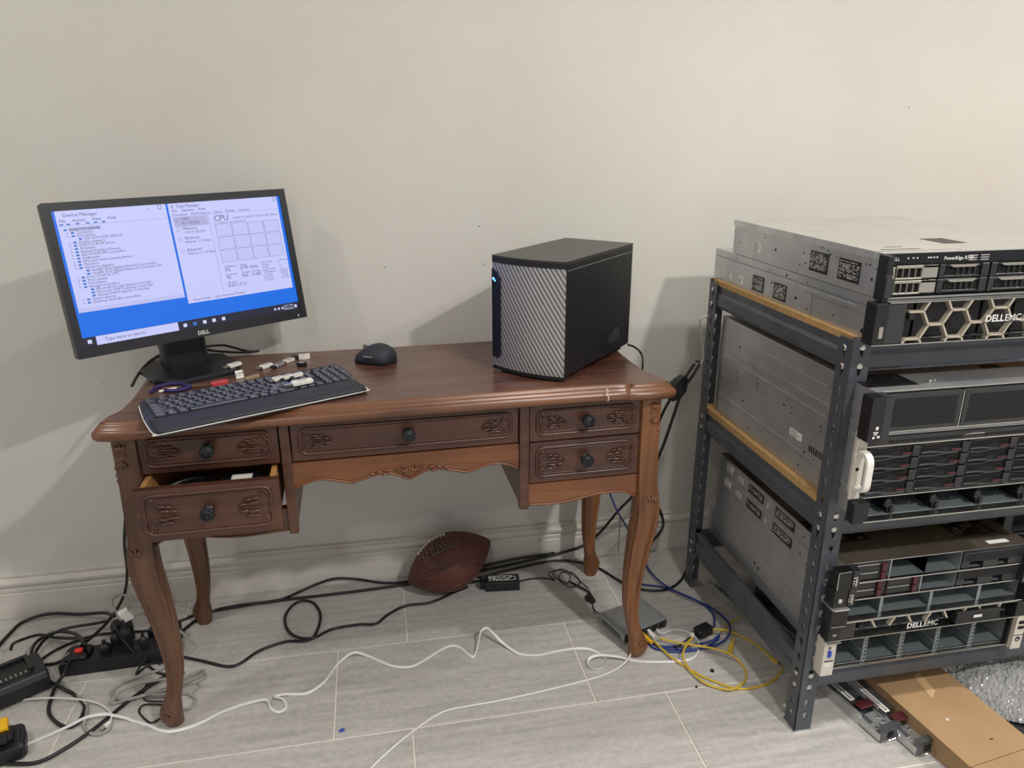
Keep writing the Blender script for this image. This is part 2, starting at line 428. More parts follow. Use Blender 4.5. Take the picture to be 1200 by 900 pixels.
def leg(front, mirror):
    """cabriole leg with square post on top"""
    P = [(.708, .012, .0225), (.60, .012, .0225), (.50, .0105, .0235), (.46, .008, .0255), (.42, .006, .028), (.37, .009, .0285), (.32, .014, .0265), (.26, .019, .0235), (.20, .0225, .0205), (.15, .023, .0182), (.11, .020, .0165), (.08, .015, .0168), (.060, .009, .0195), (.042, .005, .0235), (.025, .004, .0235), (.010, .007, .020), (0, .009, .0175)]
    mb = MB(); rings = []
    # denser rings by interpolation
    Q = spline([Vector(p) for p in P], False, 3)
    for q in Q:
        z, c, h = q.x, q.y, q.z
        k = 0 if z > .50 else min(1, (.50 - z) / .12)
        ring = []
        n = 48
        for i in range(n):
            a = 2 * math.pi * (i + .5) / n
            ca, sa = math.cos(a), math.sin(a)
            e = .18 + .38 * k if z > .07 else .9    # squarish to rounder
            x = h * math.copysign(abs(ca) ** e, ca); y = h * math.copysign(abs(sa) ** e, sa)
            # flutes running down the outer faces
            if z > .07:
                f = math.cos(8 * a) * .0020 * min(1, (z - .07) / .08) * (1 if z < .47 else .25)
                x += ca * f; y += sa * f
            ring.append((x + c, y + c, z))
        rings.append(ring)
    mb.loft(rings)
    M = Matrix.Identity(4)
    if not front: M = Matrix.Translation((0, YB, 0)) @ Matrix.Diagonal((1, -1, 1, 1))
    if mirror: M = Matrix.Translation((W1, 0, 0)) @ Matrix.Diagonal((-1, 1, 1, 1)) @ M
    mb.move(M)
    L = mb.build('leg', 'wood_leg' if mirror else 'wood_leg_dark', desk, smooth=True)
    md = L.modifiers.new('edge', 'EDGE_SPLIT'); md.split_angle = R(50)
    if front:
        cs = []   # carved acanthus at the knee and the top of the post, scroll on the foot
        def leafy(cx, cz, s, yf):
            c = MB(); cs.append(c)
            for k in (-1, 0, 1):
                a = R(90 + 38 * k); pts = [(cx, yf, cz), (cx + s * .5 * math.cos(a), yf - .0022, cz + s * .5 * math.sin(a)), (cx + s * math.cos(a), yf + .0005, cz + s * math.sin(a))]
                c.tube(pts, [.001, .0035, .0038, .0025, .0008], n=6, sub=4)
            c.tube(spiral(cx - .006, cz - .008, .006, yf), .0014, n=5, sub=2); c.tube(spiral(cx + .006, cz - .008, .006, yf, -1), .0014, n=5, sub=2)
        leafy(.002, .447, .020, -.0205); leafy(.006, .676, .018, -.0110)
        leafy(.004, .655, -.018, -.0110)
        c = MB(); cs.append(c); c.tube(spiral(.004, .044, .0105, -.0200), .0022, n=6, sub=2)
        for zz in (.64, .625, .612): c = MB(); cs.append(c); c.cyl((-.008, -.008, zz), (-.008, -.0125, zz), .005, .002, n=8)
        for c in cs:
            if mirror: c.move(Matrix.Translation((W1, 0, 0)) @ Matrix.Diagonal((-1, 1, 1, 1)))
            c.build('carving', 'wood_leg' if mirror else 'wood_leg_dark', L, smooth=True)
    return L
def spiral(cx, cz, r, y, d=1, turns=1.6, n=12):
    return [(cx + d * (r * (1 - .8 * i / n)) * math.cos(turns * 2 * math.pi * i / n + 1.2), y - .0006 * (i / n), cz + (r * (1 - .8 * i / n)) * math.sin(turns * 2 * math.pi * i / n + 1.2)) for i in range(n + 1)]
for f in (True, False):
    for m_ in (False, True): leg(f, m_)

# stiles between the modules, side and inner panels
for x0, x1 in ((.302, .321), (.8025, .8235)):
    MB().box(x0, x1, -.008, .012, .455, .707).build('stile', 'wood_drawer', desk, bevel=.0015)
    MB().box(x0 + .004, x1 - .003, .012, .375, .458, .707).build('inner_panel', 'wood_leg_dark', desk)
for x0, x1 in ((.004, .016), (W1 - .016, W1 - .004)):
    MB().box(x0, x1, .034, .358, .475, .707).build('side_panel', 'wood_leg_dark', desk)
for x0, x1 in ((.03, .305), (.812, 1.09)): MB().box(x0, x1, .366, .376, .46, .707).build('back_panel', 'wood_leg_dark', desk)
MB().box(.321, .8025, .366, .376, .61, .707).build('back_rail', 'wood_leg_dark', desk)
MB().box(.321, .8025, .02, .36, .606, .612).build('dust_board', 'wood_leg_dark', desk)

def apron(curve, top, y0=-.002, y1=.016, m='wood_apron', carve=False):
    pts = [(v.x, v.y) for v in spline([Vector((a, b, 0)) for a, b in curve], False, 5)]
    o = MB().prism(pts + [(pts[-1][0], top), (pts[0][0], top)], y0, y1, 'y').build('apron', m, desk)
    MB().tube([(a, y0 - .0004, b + .0035) for a, b in pts], .0024, n=6, sm=False).build('bead', m, o, smooth=True)
    MB().tube([(a, y0 - .0001, b + .0105) for a, b in pts], .0011, n=5, sm=False).build('bead', m, o, smooth=True)
    if carve:
        c = MB(); cx, cz, y = .5605, .5715, y0 - .001
        for k in range(-2, 3):
            a = R(90 + 24 * k); c.tube([(cx, y, cz - .012), (cx + .012 * math.cos(a), y - .003, cz - .004 + .010 * math.sin(a)), (cx + .024 * math.cos(a), y, cz + .014 * math.sin(a))], [.0008, .003, .0036, .0026, .0006], n=6, sub=4)
        for sx in (-1, 1):
            for q in ((.020, .006, .007), (.014, .015, .005), (.028, .012, .005)):
                for j in range(5):
                    a = j * 2 * math.pi / 5; px, pz = cx + sx * q[0] + q[2] * .55 * math.cos(a), cz + q[1] + q[2] * .55 * math.sin(a)
                    c.cyl((px, y + .001, pz), (px, y - .0026, pz), q[2] * .5, q[2] * .25, n=7)
            for j, (dx, dz, s) in enumerate(((.040, .006, .016), (.056, .004, .016), (.072, .001, .013), (.046, -.002, .013))):
                c.tube([(cx + sx * dx, y, cz + dz), (cx + sx * (dx + s * .5), y - .0022, cz + dz + .004), (cx + sx * (dx + s), y, cz + dz - .001)], [.0006, .0028, .003, .002, .0005], n=6, sub=4)
            c.tube([(cx + sx * .03, y, cz), (cx + sx * .05, y, cz + .002), (cx + sx * .075, y, cz - .001), (cx + sx * .09, y, cz - .004)], .001, n=5)
        c.build('flower_carving', m, o, smooth=True)
    return o
apron([(.321, .553), (.341, .5635), (.376, .571), (.42, .5605), (.44, .557), (.464, .563), (.499, .5715), (.525, .5685), (.552, .556), (.5605, .5535), (.569, .556), (.596, .5685), (.622, .5715), (.656, .563), (.682, .557), (.701, .5605), (.744, .571), (.78, .5635), (.802, .553)], .6155, carve=True)
apron([(.8235, .460), (.872, .4565), (.907, .458), (.947, .4635), (.988, .4705), (1.03, .471), (1.06, .4655), (1.09, .447)], .5135)
apron([(.024, .447), (.05, .4655), (.08, .471), (.128, .4655), (.17, .459), (.21, .4565), (.25, .458), (.302, .461)], .5135, m='wood_drawer')

def drawer(x0, x1, z0, z1, out=0.0, box=False, knob_z=None):
    """front panel y from -out; carved moulding, knob"""
    t = .018; yf = -.001 - out
    mb = MB().box(x0 + .0012, x1 - .0012, yf, yf + t, z0 + .001, z1 - .001)
    d = mb.build('drawer', 'wood_drawer', desk, bevel=.0012)
    cx, cz = (x0 + x1) / 2, (z0 + z1) / 2 + .001
    w, h = (x1 - x0) - .036, (z1 - z0) - .030
    # moulded panel: raised bead with rounded, stepped ends
    pts = [(p[0], yf - .0006, p[1]) for p in rrect(w, h, .016, 6, cx, cz)]
    MB().tube(pts, .0034, n=7, closed=True, sm=False).build('moulding', 'wood_drawer', d, smooth=True)
    pts = [(p[0], yf - .0002, p[1]) for p in rrect(w - .012, h - .012, .012, 6, cx, cz)]
    MB().tube(pts, .0015, n=6, closed=True, sm=False).build('moulding', 'wood_drawer', d, smooth=True)
    for sx in (-1, 1):
        c = MB(); ex = cx + sx * (w / 2 - .010); y = yf - .0008
        hh = h / 2 - .009
        for sz in (-1, 1):
            c.tube(spiral(ex - sx * .003, cz + sz * (hh - .004), .0085, y, sx * sz), .0022, n=6, sub=2)
            for k, (dx, dz, s, an) in enumerate(((.010, .010, .024, -8), (.012, .004, .030, -3), (.024, .007, .020, 10), (.034, .003, .022, -4))):
                a = R(an); X = ex - sx * dx; Z = cz + sz * dz * (hh / .018)
                c.tube([(X, y, Z), (X - sx * s * .5 * math.cos(a), y - .0020, Z + sz * .003 + sz * s * .5 * math.sin(a)), (X - sx * s * math.cos(a), y + .0004, Z + sz * s * math.sin(a))], [.0007, .0028, .0030, .0022, .0005], n=6, sub=4)
            c.tube([(ex + sx * .004, y, cz + sz * .003), (ex + sx * .007, y - .001, cz + sz * .010), (ex + sx * .003, y, cz + sz * .015)], .0018, n=6)
        c.tube([(ex, y, cz), (ex - sx * .02, y - .001, cz), (ex - sx * .052, y, cz)], .0013, n=5)
        c.build('scroll_carving', 'wood_drawer', d, smooth=True)
    kz = knob_z or cz + .002
    K = Matrix.Translation((cx, yf, kz)) @ Matrix.Rotation(R(90), 4, 'X')
    k = MB().lathe([(.0105, .000), (.0105, .0015), (.006, .003), (.0048, .010), (.0075, .0135), (.0125, .016), (.0143, .019), (.0138, .0225), (.0112, .0245), (.0095, .0240), (.0085, .0255), (.0045, .027), (.0038, .026), (.002, .0285)], M=K, n=24)
    for j in range(12):
        a = j * math.pi / 6; p = K @ Vector((.0125 * math.cos(a), .0125 * math.sin(a), .0228)); q = K @ Vector((.0125 * math.cos(a), .0125 * math.sin(a), .0248)); k.cyl(p, q, .0019, .001, n=6)
    for j in range(8):
        a = j * math.pi / 4; p = K @ Vector((.0065 * math.cos(a), .0065 * math.sin(a), .0245)); q = K @ Vector((.0065 * math.cos(a), .0065 * math.sin(a), .0272)); k.cyl(p, q, .0016, .0007, n=6)
    k.build('knob', 'knob_metal', d, smooth=True)
    if box:
        b = MB(); bx0, bx1 = x0 + .010, x1 - .010
        b.box(bx0, bx0 + .010, yf + t, yf + t + .30, z0 + .012, z1 - .006).box(bx1 - .010, bx1, yf + t, yf + t + .30, z0 + .012, z1 - .006)
        b.box(bx0 + .01, bx1 - .01, yf + t + .29, yf + t + .30, z0 + .012, z1 - .006).box(bx0 + .01, bx1 - .01, yf + t, yf + t + .29, z0 + .014, z0 + .020)
        b.build('drawer_box', 'drawer_pine', d)
    return d
drawer(.0275, .300, .6175, .7055)
drawer(.0275, .300, .503, .6165, out=.070, box=True)
drawer(.322, .802, .6175, .7035)
drawer(.8245, 1.0855, .6155, .702)
drawer(.8245, 1.0855, .5145, .6145)

def desk_pt(x, y, z): return DM @ Vector((x, y, z))
def at_desk(name, label, cat, x, y, z, rz=0, group=None):
    p = desk_pt(x, y, z); return thing(name, label, cat, p, DTH + rz, group)
# dark things lying in the open drawer
t = tag(MB().tube([(.07, -.02, .560), (.10, -.03, .585), (.14, 0, .588), (.17, -.03, .575), (.15, .03, .585), (.10, .04, .58), (.07, .02, .575), (.12, .06, .58)], .008, n=8, M=DM).build('cable', 'black_cable', smooth=True), 'black cable coiled in the open drawer of the wooden desk', 'cable')
b = MB(); b.loft([[(x * s + .215, y * s * .8 + .010, z) for x, y in rrect(.085, .07, .02, 4)] for s, z in ((.9, .530), (1, .545), (1, .585), (.8, .594))], M=DM)
tag(b.build('pouch', 'navy_black', smooth=True), 'dark navy pouch lying in the open desk drawer', 'pouch')
b = MB().box(.200, .24, -.020, .012, .5945, .5955, M=DM)
tag(b.build('paper_scrap', 'white_plastic'), 'pale scrap of paper on top of the pouch in the open drawer', 'paper')

# ---------------------------------------------------------------- monitor
MW, MH = .507, .307
mon = thing('monitor', 'black flat screen monitor with a lit blue desktop on the desk', 'monitor', (-.4245, -.2075, .742), R(33.1))
# panel pose: centre expressed in the stand frame
PC = Matrix.Translation((-.4245, -.2075, .742)) @ Matrix.Rotation(R(33.1), 4, 'Z')
pc_local = PC.inverted() @ Vector((-.396, -.2425, .9852))
PM = Matrix.Translation(pc_local) @ Matrix.Rotation(R(-9.65), 4, 'X') @ Matrix.Rotation(R(-.42), 4, 'Y')
housing = MB().box(-MW / 2, MW / 2, .0025, .030, -MH / 2, MH / 2, M=PM).build('housing', 'bezel_black', mon, bevel=.003)
mb = MB(); mb.loft([[(x, y, z) for x, z in rrect(w, h, .02, 4)] for w, h, y in ((.44, .25, .030), (.40, .22, .044), (.30, .16, .052))], M=PM)
mb.build('back_cover', 'bezel_black', mon, smooth=False)
SW, SH = .4765, .268; sz = (.0075)   # screen centre slightly above
fr = flat_mesh([[(-MW / 2, -MH / 2), (MW / 2, -MH / 2), (MW / 2, MH / 2), (-MW / 2, MH / 2)], [(-SW / 2, -SH / 2 + sz * .4), (SW / 2, -SH / 2 + sz * .4), (SW / 2, SH / 2 + sz * .4), (-SW / 2, SH / 2 + sz * .4)]], .006)
fz = sz * .4
MB().mesh(fr, PM @ Matrix.Rotation(R(90), 4, 'X')).build('front_frame', 'bezel_black', mon, bevel=.0012)
b = MB(); b.mesh(text_mesh('DELL', bold=.012), PM @ face_front(-.0135, -.0034, -MH / 2 + .0052, .0115)); b.build('brand_mark', 'scr_line' if 0 else 'label_white', mon)
MB().box(MW / 2 - .024, MW / 2 - .0215, -.0034, -.003, -MH / 2 + .006, -MH / 2 + .010, M=PM).build('power_light', 'label_white', mon)
scr = MB().box(-SW / 2, SW / 2, .0, .0022, fz - SH / 2, fz + SH / 2, M=PM).build('screen', 'scr_blue', mon)
# flat windows shown on the screen: x,y in fractions from the top left
def SX(u): return -SW / 2 + u * SW
def SZ(v): return fz + SH / 2 - v * SH
def srect(mb, u0, v0, u1, v1, lay): mb.box(SX(u0), SX(u1), -lay * .00015 - .0001, -lay * .00015, SZ(v1), SZ(v0), M=PM)
def stext(mb, s, u, v, h, lay=6, bold=0):
    mb.mesh(text_mesh(s, bold=bold), PM @ face_front(SX(u), -lay * .00015 - .00005, SZ(v), h * SH))
g = {k: MB() for k in ('scr_white', 'scr_panel', 'scr_sel', 'scr_bar', 'scr_text', 'scr_icon', 'scr_light', 'scr_line')}
srect(g['scr_white'], .012, .0, .452, .745, 1); srect(g['scr_panel'], .012, .715, .452, .745, 2)
srect(g['scr_line'], .014, .108, .45, .110, 2)
srect(g['scr_white'], .462, .0, .985, .80, 1)
srect(g['scr_bar'], 0, .932, 1, 1, 1); srect(g['scr_white'], .052, .934, .395, 1, 2)
srect(g['scr_sel'], .474, .112, .628, .187, 2)
stext(g['scr_text'], 'Device Manager', .038, .045, .036)
stext(g['scr_text'], 'File     Action     View     Help', .02, .083, .032)
for x in (.02, .045, .08, .118, .148, .18): srect(g['scr_icon'], x, .093, x + .014, .104, 3)
rows = [(0, 'DESKTOP-SERVER'), (1, 'Computer'), (1, 'Disk drives'), (2, 'SSD ATA DISK DEVICE'), (1, 'Display adapters'), (1, 'DVD/CD-ROM drives'), (1, 'Firmware'), (1, 'Human Interface Devices'), (1, 'IDE ATA/ATAPI controllers'), (1, 'Keyboards'), (1, 'Mice and other pointing devices'), (1, 'Monitors'), (1, 'Network adapters'), (2, 'Intel(R) I210 Gigabit Network Connection'), (2, 'Intel(R) I210 Gigabit Network Connection #2'), (1, 'Ports (COM & LPT)'), (1, 'Print queues'), (1, 'Processors'), (1, 'Storage controllers'), (2, 'Microsoft Storage Spaces Controller'), (2, 'Microsoft VHD Loopback Controller'), (2, 'Standard NVM Express Controller'), (1, 'System devices'), (1, 'Universal Serial Bus controllers')]
for i, (ind, s) in enumerate(rows):
    v = .146 + i * .0235; u = .05 + ind * .024
    stext(g['scr_text'], s, u, v, .027)
    srect(g['scr_icon'], u - .020, v - .015, u - .008, v - .001, 3)
    if ind == 1: stext(g['scr_text'], '>', u - .038, v, .026)
srect(g['scr_sel'], .05, .125, .17, .150, 2)
stext(g['scr_text'], 'Task Manager', .495, .036, .034)
stext(g['scr_text'], 'File    Options    View', .474, .068, .030)
stext(g['scr_text'], 'Processes    Performance    Users    Details    Services', .474, .100, .029)
srect(g['scr_line'], .466, .106, .98, .108, 2); srect(g['scr_line'], .632, .125, .6335, .74, 2)
for k, (a, b_, v) in enumerate((('CPU', '0%  0.99 GHz', .14), ('Memory', '1.3/31.9 GB (4%)', .215), ('Ethernet', 'Ethernet  S: 0 Kbps', .29), ('Ethernet', 'Ethernet 2  S: 0 Kbps', .385))):
    stext(g['scr_text'], a, .506, v, .034); stext(g['scr_text'], b_, .506, v + .028, .026)
    q = [(.486 * 1 + .0075 * math.cos(i * math.pi / 6), v - .005 + .0133 * math.sin(i * math.pi / 6)) for i in range(12)]
    g['scr_text'].tube([(SX(a_), -.0009, SZ(c_)) for a_, c_ in q], .0003, n=3, closed=True, sm=False, M=PM)
stext(g['scr_text'], 'CPU', .655, .165, .066)
stext(g['scr_text'], 'Intel(R) Xeon(R) E-2136G CPU @ 3.30GHz', .745, .158, .0225)
stext(g['scr_text'], '% Utilization over 60 seconds', .657, .188, .022)
for r_ in range(3):
    for c_ in range(4):
        u0 = .657 + c_ * .0795; v0 = .196 + r_ * .106; u1 = u0 + .074; v1 = v0 + .098
        for aa in (u0, u1): srect(g['scr_text'], aa - .0007, v0, aa + .0007, v1, 3)
        for vv in (v0, v1): srect(g['scr_text'], u0, vv - .001, u1, vv + .001, 3)
        for j in range(1, 6): srect(g['scr_line'], u0 + j * .0123, v0, u0 + j * .0123 + .0006, v1, 2)
        for j in range(1, 5): srect(g['scr_line'], u0, v0 + j * .0196, u1, v0 + j * .0196 + .001, 2)
for s, u, v, h in (('Utilization', .66, .553, .024), ('0%', .66, .585, .040), ('Speed', .735, .553, .024), ('0.99 GHz', .735, .585, .040), ('Processes', .66, .618, .024), ('95', .66, .65, .040), ('Threads', .735, .618, .024), ('963', .735, .65, .040), ('Handles', .79, .618, .024), ('31085', .785, .65, .036), ('Up time', .66, .685, .024), ('0:00:13:11', .66, .718, .040),
                   ('Base speed:', .845, .553, .022), ('Sockets:', .845, .575, .022), ('Cores:', .845, .597, .022), ('Logical CPUs:', .845, .619, .022), ('Virtualization:', .845, .641, .022), ('L1 cache:', .845, .663, .022), ('L2 cache:', .845, .685, .022), ('L3 cache:', .845, .707, .022),
                   ('3.30 GHz', .935, .553, .022), ('1', .935, .575, .022), ('6', .935, .597, .022), ('12', .935, .619, .022), ('Enabled', .935, .641, .022), ('384 KB', .935, .663, .022), ('1.5 MB', .935, .685, .022), ('12.0 MB', .935, .707, .022),
                   ('Fewer details', .485, .785, .027), ('Open Resource Monitor', .585, .785, .027), ('Type here to search', .085, .978, .036)):
    stext(g['scr_text'], s, u, v, h)
for u in (.40, .93): pass
stext(g['scr_text'], '-      \u25a1      x', .37, .035, .04); stext(g['scr_text'], '-      \u25a1', .915, .035, .04)
for k, u in enumerate((.418, .462, .508, .552, .598)): srect(g['scr_icon' if k == 1 else 'scr_light'], u, .955, u + .016, .982, 3)
srect(g['scr_light'], .018, .952, .034, .980, 3)
for u in (.865, .885, .905): srect(g['scr_light'], u, .958, u + .010, .976, 3)
stext(g['scr_light'], '8:57 AM', .918, .962, .026); stext(g['scr_light'], '8/8/2025', .918, .988, .026); srect(g['scr_light'], .975, .955, .988, .980, 3)
for k, mb in g.items(): mb.build({'scr_text': 'screen_text', 'scr_icon': 'screen_icons', 'scr_light': 'taskbar_icons', 'scr_white': 'screen_windows', 'scr_panel': 'status_strip', 'scr_sel': 'selected_row', 'scr_bar': 'taskbar', 'scr_line': 'grid_lines'}[k], k, scr)
# stand (monitor local frame: origin at the base centre on the desk)
def oct_(w, d, c): return [(-w / 2 + c, -d / 2), (w / 2 - c, -d / 2), (w / 2, -d / 2 + c * 1.5), (w / 2, d / 2 - c), (w / 2 - c, d / 2), (-w / 2 + c, d / 2), (-w / 2, d / 2 - c), (-w / 2, -d / 2 + c * 1.5)]
MB().loft([[(x * s + -.007, y * s - .008, z) for x, y in oct_(.198, .190, .038)] for s, z in ((1, 0), (1, .007), (.95, .011))]).build('base_plate', 'bezel_black', mon)
mb = MB()
mb.loft([[(x - .007, y + yo, z) for x, y in rrect(w, d, .015, 4)] for w, d, yo, z in ((.100, .05, .035, .0105), (.100, .046, .037, .06), (.098, .04, .042, .12), (.096, .036, .048, .25))])
mb.build('neck', 'navy_black', mon, smooth=False)
MB().lathe([(.030, 0), (.030, .018), (.026, .02)], M=Matrix.Translation((-.007, .082, .075)) @ Matrix.Rotation(R(90), 4, 'X'), n=20).build('cable_holder', 'navy_black', mon)

# ---------------------------------------------------------------- keyboard
KA = R(25.3)
kb = thing('keyboard', 'black full size keyboard with palm rest overhanging the desk front', 'keyboard', (-.403, -.635, .7448), rot=(R(1.4), 0, KA))
KW, KD = .420, .196
ko = [(.012, 0), (KW - .018, 0), (KW - .004, .008), (KW, .022), (KW - .004, .085), (KW - .012, KD - .012), (KW - .03, KD), (.30, KD - .003), (.12, KD - .001), (.03, KD), (.008, KD - .01), (-.002, .09), (-.002, .02), (.002, .006)]
mb = MB(); cxk, cyk = KW / 2, KD / 2
mb.loft([[(cxk + (x - cxk) * s, cyk + (y - cyk) * s, z) for x, y in ko] for s, z in ((.985, -.0022), (1, 0), (1, .004), (.995, .007))])
mb.build('body', 'kbd_body', kb, bevel=.001)
# pale rim along the front edge
MB().tube([(KW - .001, .06, .0035), (KW + .0005, .022, .0035), (KW - .004, .0075, .0035), (KW - .018, -.0005, .0035), (.2, -.0005, .0035), (.012, -.0005, .0035), (.002, .006, .0035), (-.0025, .02, .0035), (-.0025, .09, .0035), (.004, .17, .0035)], .0011, n=6).build('rim', 'white_plastic', kb, smooth=True)
mb = MB(); prr = [(-.002, .0055), (.001, .0095), (.02, .0125), (.05, .0125), (.068, .0105), (.072, .0070)]
mb.loft([[(.0005 + t * (KW - .004 - .006 * (1 if t == 1 else 0)) + (.004 if t == 0 else 0), y * (1 - .06 * math.sin(t * math.pi)), z) for y, z in prr] for t in [i / 20 for i in range(21)]])
mb.build('palm_rest', 'palm', kb, smooth=True)
# keys
pitch = .0183; rowz = .0075
def kmesh(w, d=.0158):
    b = MB(); b.loft([[(x, y, z) for x, y in rrect(ww, dd, .0018, 2)] for ww, dd, z in ((w, d, 0), (w, d, .0022), (w - .003, d - .003, .0042))])
    bmesh.ops.recalc_face_normals(b.bm, faces=b.bm.faces); me = bpy.data.meshes.new('key'); b.bm.to_mesh(me); b.bm.free(); me.materials.append(MATS['key_grey']); return me
_km = {}
leg_ = MB()
def key(x, y, w, s=''):
    k = round(w, 4)
    if k not in _km: _km[k] = kmesh(w - .0022)
    o = bpy.data.objects.new('key', _km[k]); C.objects.link(o); o.parent = kb; o.location = (x + w / 2, y, rowz)
    if s: leg_.mesh(text_mesh(s, bold=0), face_up(x + .004, y - .003, rowz + .0044, .0075))
KX = .016; top = .172
rowsk = [(top - .0, [1.0] * 1 + [.35] + [1] * 4 + [.3] + [1] * 4 + [.3] + [1] * 4, 'E F1 F2 F3 F4 F5 F6 F7 F8 F9 F10 F11 F12'),
         (top - .0195, [1] * 13 + [1.95], '` 1 2 3 4 5 6 7 8 9 0 - = <'), (top - .0195 - pitch * .95, [1.45] + [1] * 12 + [1.5], 'Tab Q W E R T Y U I O P [ ] \\'),
         (top - .0195 - pitch * 1.9, [1.7] + [1] * 11 + [2.25], "Cap A S D F G H J K L ; ' Enter"), (top - .0195 - pitch * 2.85, [2.2] + [1] * 10 + [2.75], 'Shift Z X C V B N M , . / Shift')]
for ri, (y, ws, names) in enumerate(rowsk):
    nm = names.split(' '); j = 0; x = KX
    for w in ws:
        if w < .5: x += w * pitch; continue
        key(x, y + .002, w * pitch, nm[j] if j < len(nm) else ''); j += 1; x += w * pitch
y5 = top - .0195 - pitch * 3.8 + .002
x = KX
for w, s in ((1.2, 'Ctrl'), (1.1, 'W'), (1.1, 'Alt'), (6.2, ''), (1.2, 'Alt'), (1.1, 'Fn'), (1.1, 'M'), (1.9, 'Ctrl')): key(x, y5, w * pitch, s); x += w * pitch
nx = KX + 15.35 * pitch
for r_ in range(2):
    for c_ in range(3): key(nx + c_ * pitch, top - .0195 - r_ * pitch * .95 + .002, pitch, ('Ins', 'Hm', 'Up', 'Del', 'End', 'Dn')[r_ * 3 + c_])
key(nx + pitch, top - .0195 - pitch * 2.85 + .002, pitch, '^')
for c_ in range(3): key(nx + c_ * pitch, y5, pitch, '<v>'[c_])
nx += 3.15 * pitch
for r_ in range(5):
    for c_ in range(4):
        if r_ == 4 and c_ > 2: continue
        key(nx + c_ * pitch * .97, top - .0195 - r_ * pitch * .95 + .002, pitch * .97, '7894561230.+'[(r_ * 3 + c_) % 12])
for c_ in range(6): key(KX + 15.35 * pitch + c_ * pitch * 1.15, top + .002, pitch * 1.1)
leg_.build('key_legends', 'legend', kb)

# ---------------------------------------------------------------- mouse
ms = thing('mouse', 'black computer mouse near the back edge of the desk', 'mouse', (-.008, -.222, .742), R(62))
mb = MB(); rings = []
for i in range(13):
    t = i / 12; y = -.052 + .104 * t; w = .036 * math.sqrt(max(.02, 1 - (2 * t - 1) ** 4)) * (1.0 - .12 * t); h = .040 * math.sin(math.pi * (.13 + .80 * t) ** .85) + .004
    ring = []
    for j in range(20):
        a = 2 * math.pi * j / 20; x = w * math.cos(a); z = math.sin(a)
        z = h * (z ** .8) if z > 0 else 0
        if math.cos(a) < -.2: x *= 1.12
        ring.append((x, y, z + .001))
    rings.append(ring)
mb.loft(rings); mb.build('shell', 'key_grey' if 0 else 'palm', ms, smooth=True)
MB().cyl((-.003, .026, .034), (.004, .026, .034), .006, n=16).build('scroll_wheel', 'chrome', ms)
MB().box(-.040, -.036, -.012, .012, .018, .022).build('thumb_button', 'chrome', ms, bevel=.001)
MB().box(-.024, .024, -.040, .040, 0, .0012).build('glide_foot', 'black_plastic', ms)

# ---------------------------------------------------------------- tower computer
tw = thing('tower_computer', 'small black tower computer with a silver mesh front on the desk', 'computer', (.3855, -.4813, .742), R(-43.7))
TW, TD, TH_ = .1885, .350, .2655   # local x from -TW..0, y 0..TD
MB().box(-TW, 0, .018, TD, .012, TH_ - .004).build('case', 'tower_black', tw, bevel=.002)
MB().box(.0, .0012, .02, TD - .003, TH_ - .020, TH_ - .0192).build('side_seam', 'steel', tw)
fr_ = MB(); arc = [(-TW + TW * i / 16, .014 - .014 * math.sin(math.pi * i / 16) ** .9) for i in range(17)]
fr_.prism(arc + [(0, .022), (-TW, .022)], .004, .012).build('front_rail', 'tower_black', tw)
MB().prism(arc + [(0, .022), (-TW, .022)], TH_ - .016, TH_ - .004).build('front_rail', 'tower_black', tw)
MB().prism(arc + [(0, TD), (-TW, TD)], TH_ - .0038, TH_).build('top_cover', 'tower_top', tw)
# curved sheet; the moire seen over its fine mesh is painted into its colour
mb = MB()
mb.prism([(x * .985 - .002, y + .0005) for x, y in arc] + [(-.003, .021), (-TW + .003, .021)], .012, TH_ - .016)
sheet = mb.build('front_panel', 'front_mesh', tw, smooth=False)
nt = MATS['front_mesh'].node_tree; N = nt.nodes.new; L = nt.links.new; b_ = nt.nodes['Principled BSDF']
tc = N('ShaderNodeTexCoord'); sep = N('ShaderNodeSeparateXYZ'); L(tc.outputs['Object'], sep.inputs[0])
def wave(kx, kz, amp):
    a = N('ShaderNodeMath'); a.operation = 'MULTIPLY'; a.inputs[1].default_value = kx; L(sep.outputs[0], a.inputs[0])
    c = N('ShaderNodeMath'); c.operation = 'MULTIPLY_ADD'; c.inputs[1].default_value = kz; L(sep.outputs[2], c.inputs[0]); L(a.outputs[0], c.inputs[2])
    s_ = N('ShaderNodeMath'); s_.operation = 'SINE'; L(c.outputs[0], s_.inputs[0]); return s_
w1 = wave(600, 380, 1)     # moire shimmer painted as slanting light and dark stripes
w2 = wave(1900, 0, 1); 
pr = N('ShaderNodeMath'); pr.operation = 'MULTIPLY_ADD'; pr.inputs[1].default_value = .35; L(w2.outputs[0], pr.inputs[0]); L(w1.outputs[0], pr.inputs[2])
rp = N('ShaderNodeValToRGB'); rp.color_ramp.elements[0].color = lin((92, 90, 93)); rp.color_ramp.elements[1].color = lin((206, 202, 203)); rp.color_ramp.elements[0].position = .1; rp.color_ramp.elements[1].position = .9
mr = N('ShaderNodeMapRange'); mr.inputs[1].default_value = -1.3; mr.inputs[2].default_value = 1.3; L(pr.outputs[0], mr.inputs[0]); L(mr.outputs[0], rp.inputs[0]); L(rp.outputs[0], b_.inputs['Base Color'])
MB().prism([(-TW - .0015, .0335), (-TW - .0015, .236), (-TW + .020, .228), (-TW + .026, .218), (-TW + .026, .040), (-TW + .014, .030)], -.0, .012, 'y', M=Matrix.Translation((-TW, .0110, 0)) @ Matrix.Rotation(R(-13), 4, 'Z') @ Matrix.Translation((TW + .0015, 0, 0))).build('control_strip', 'navy_gloss', tw, bevel=.001)
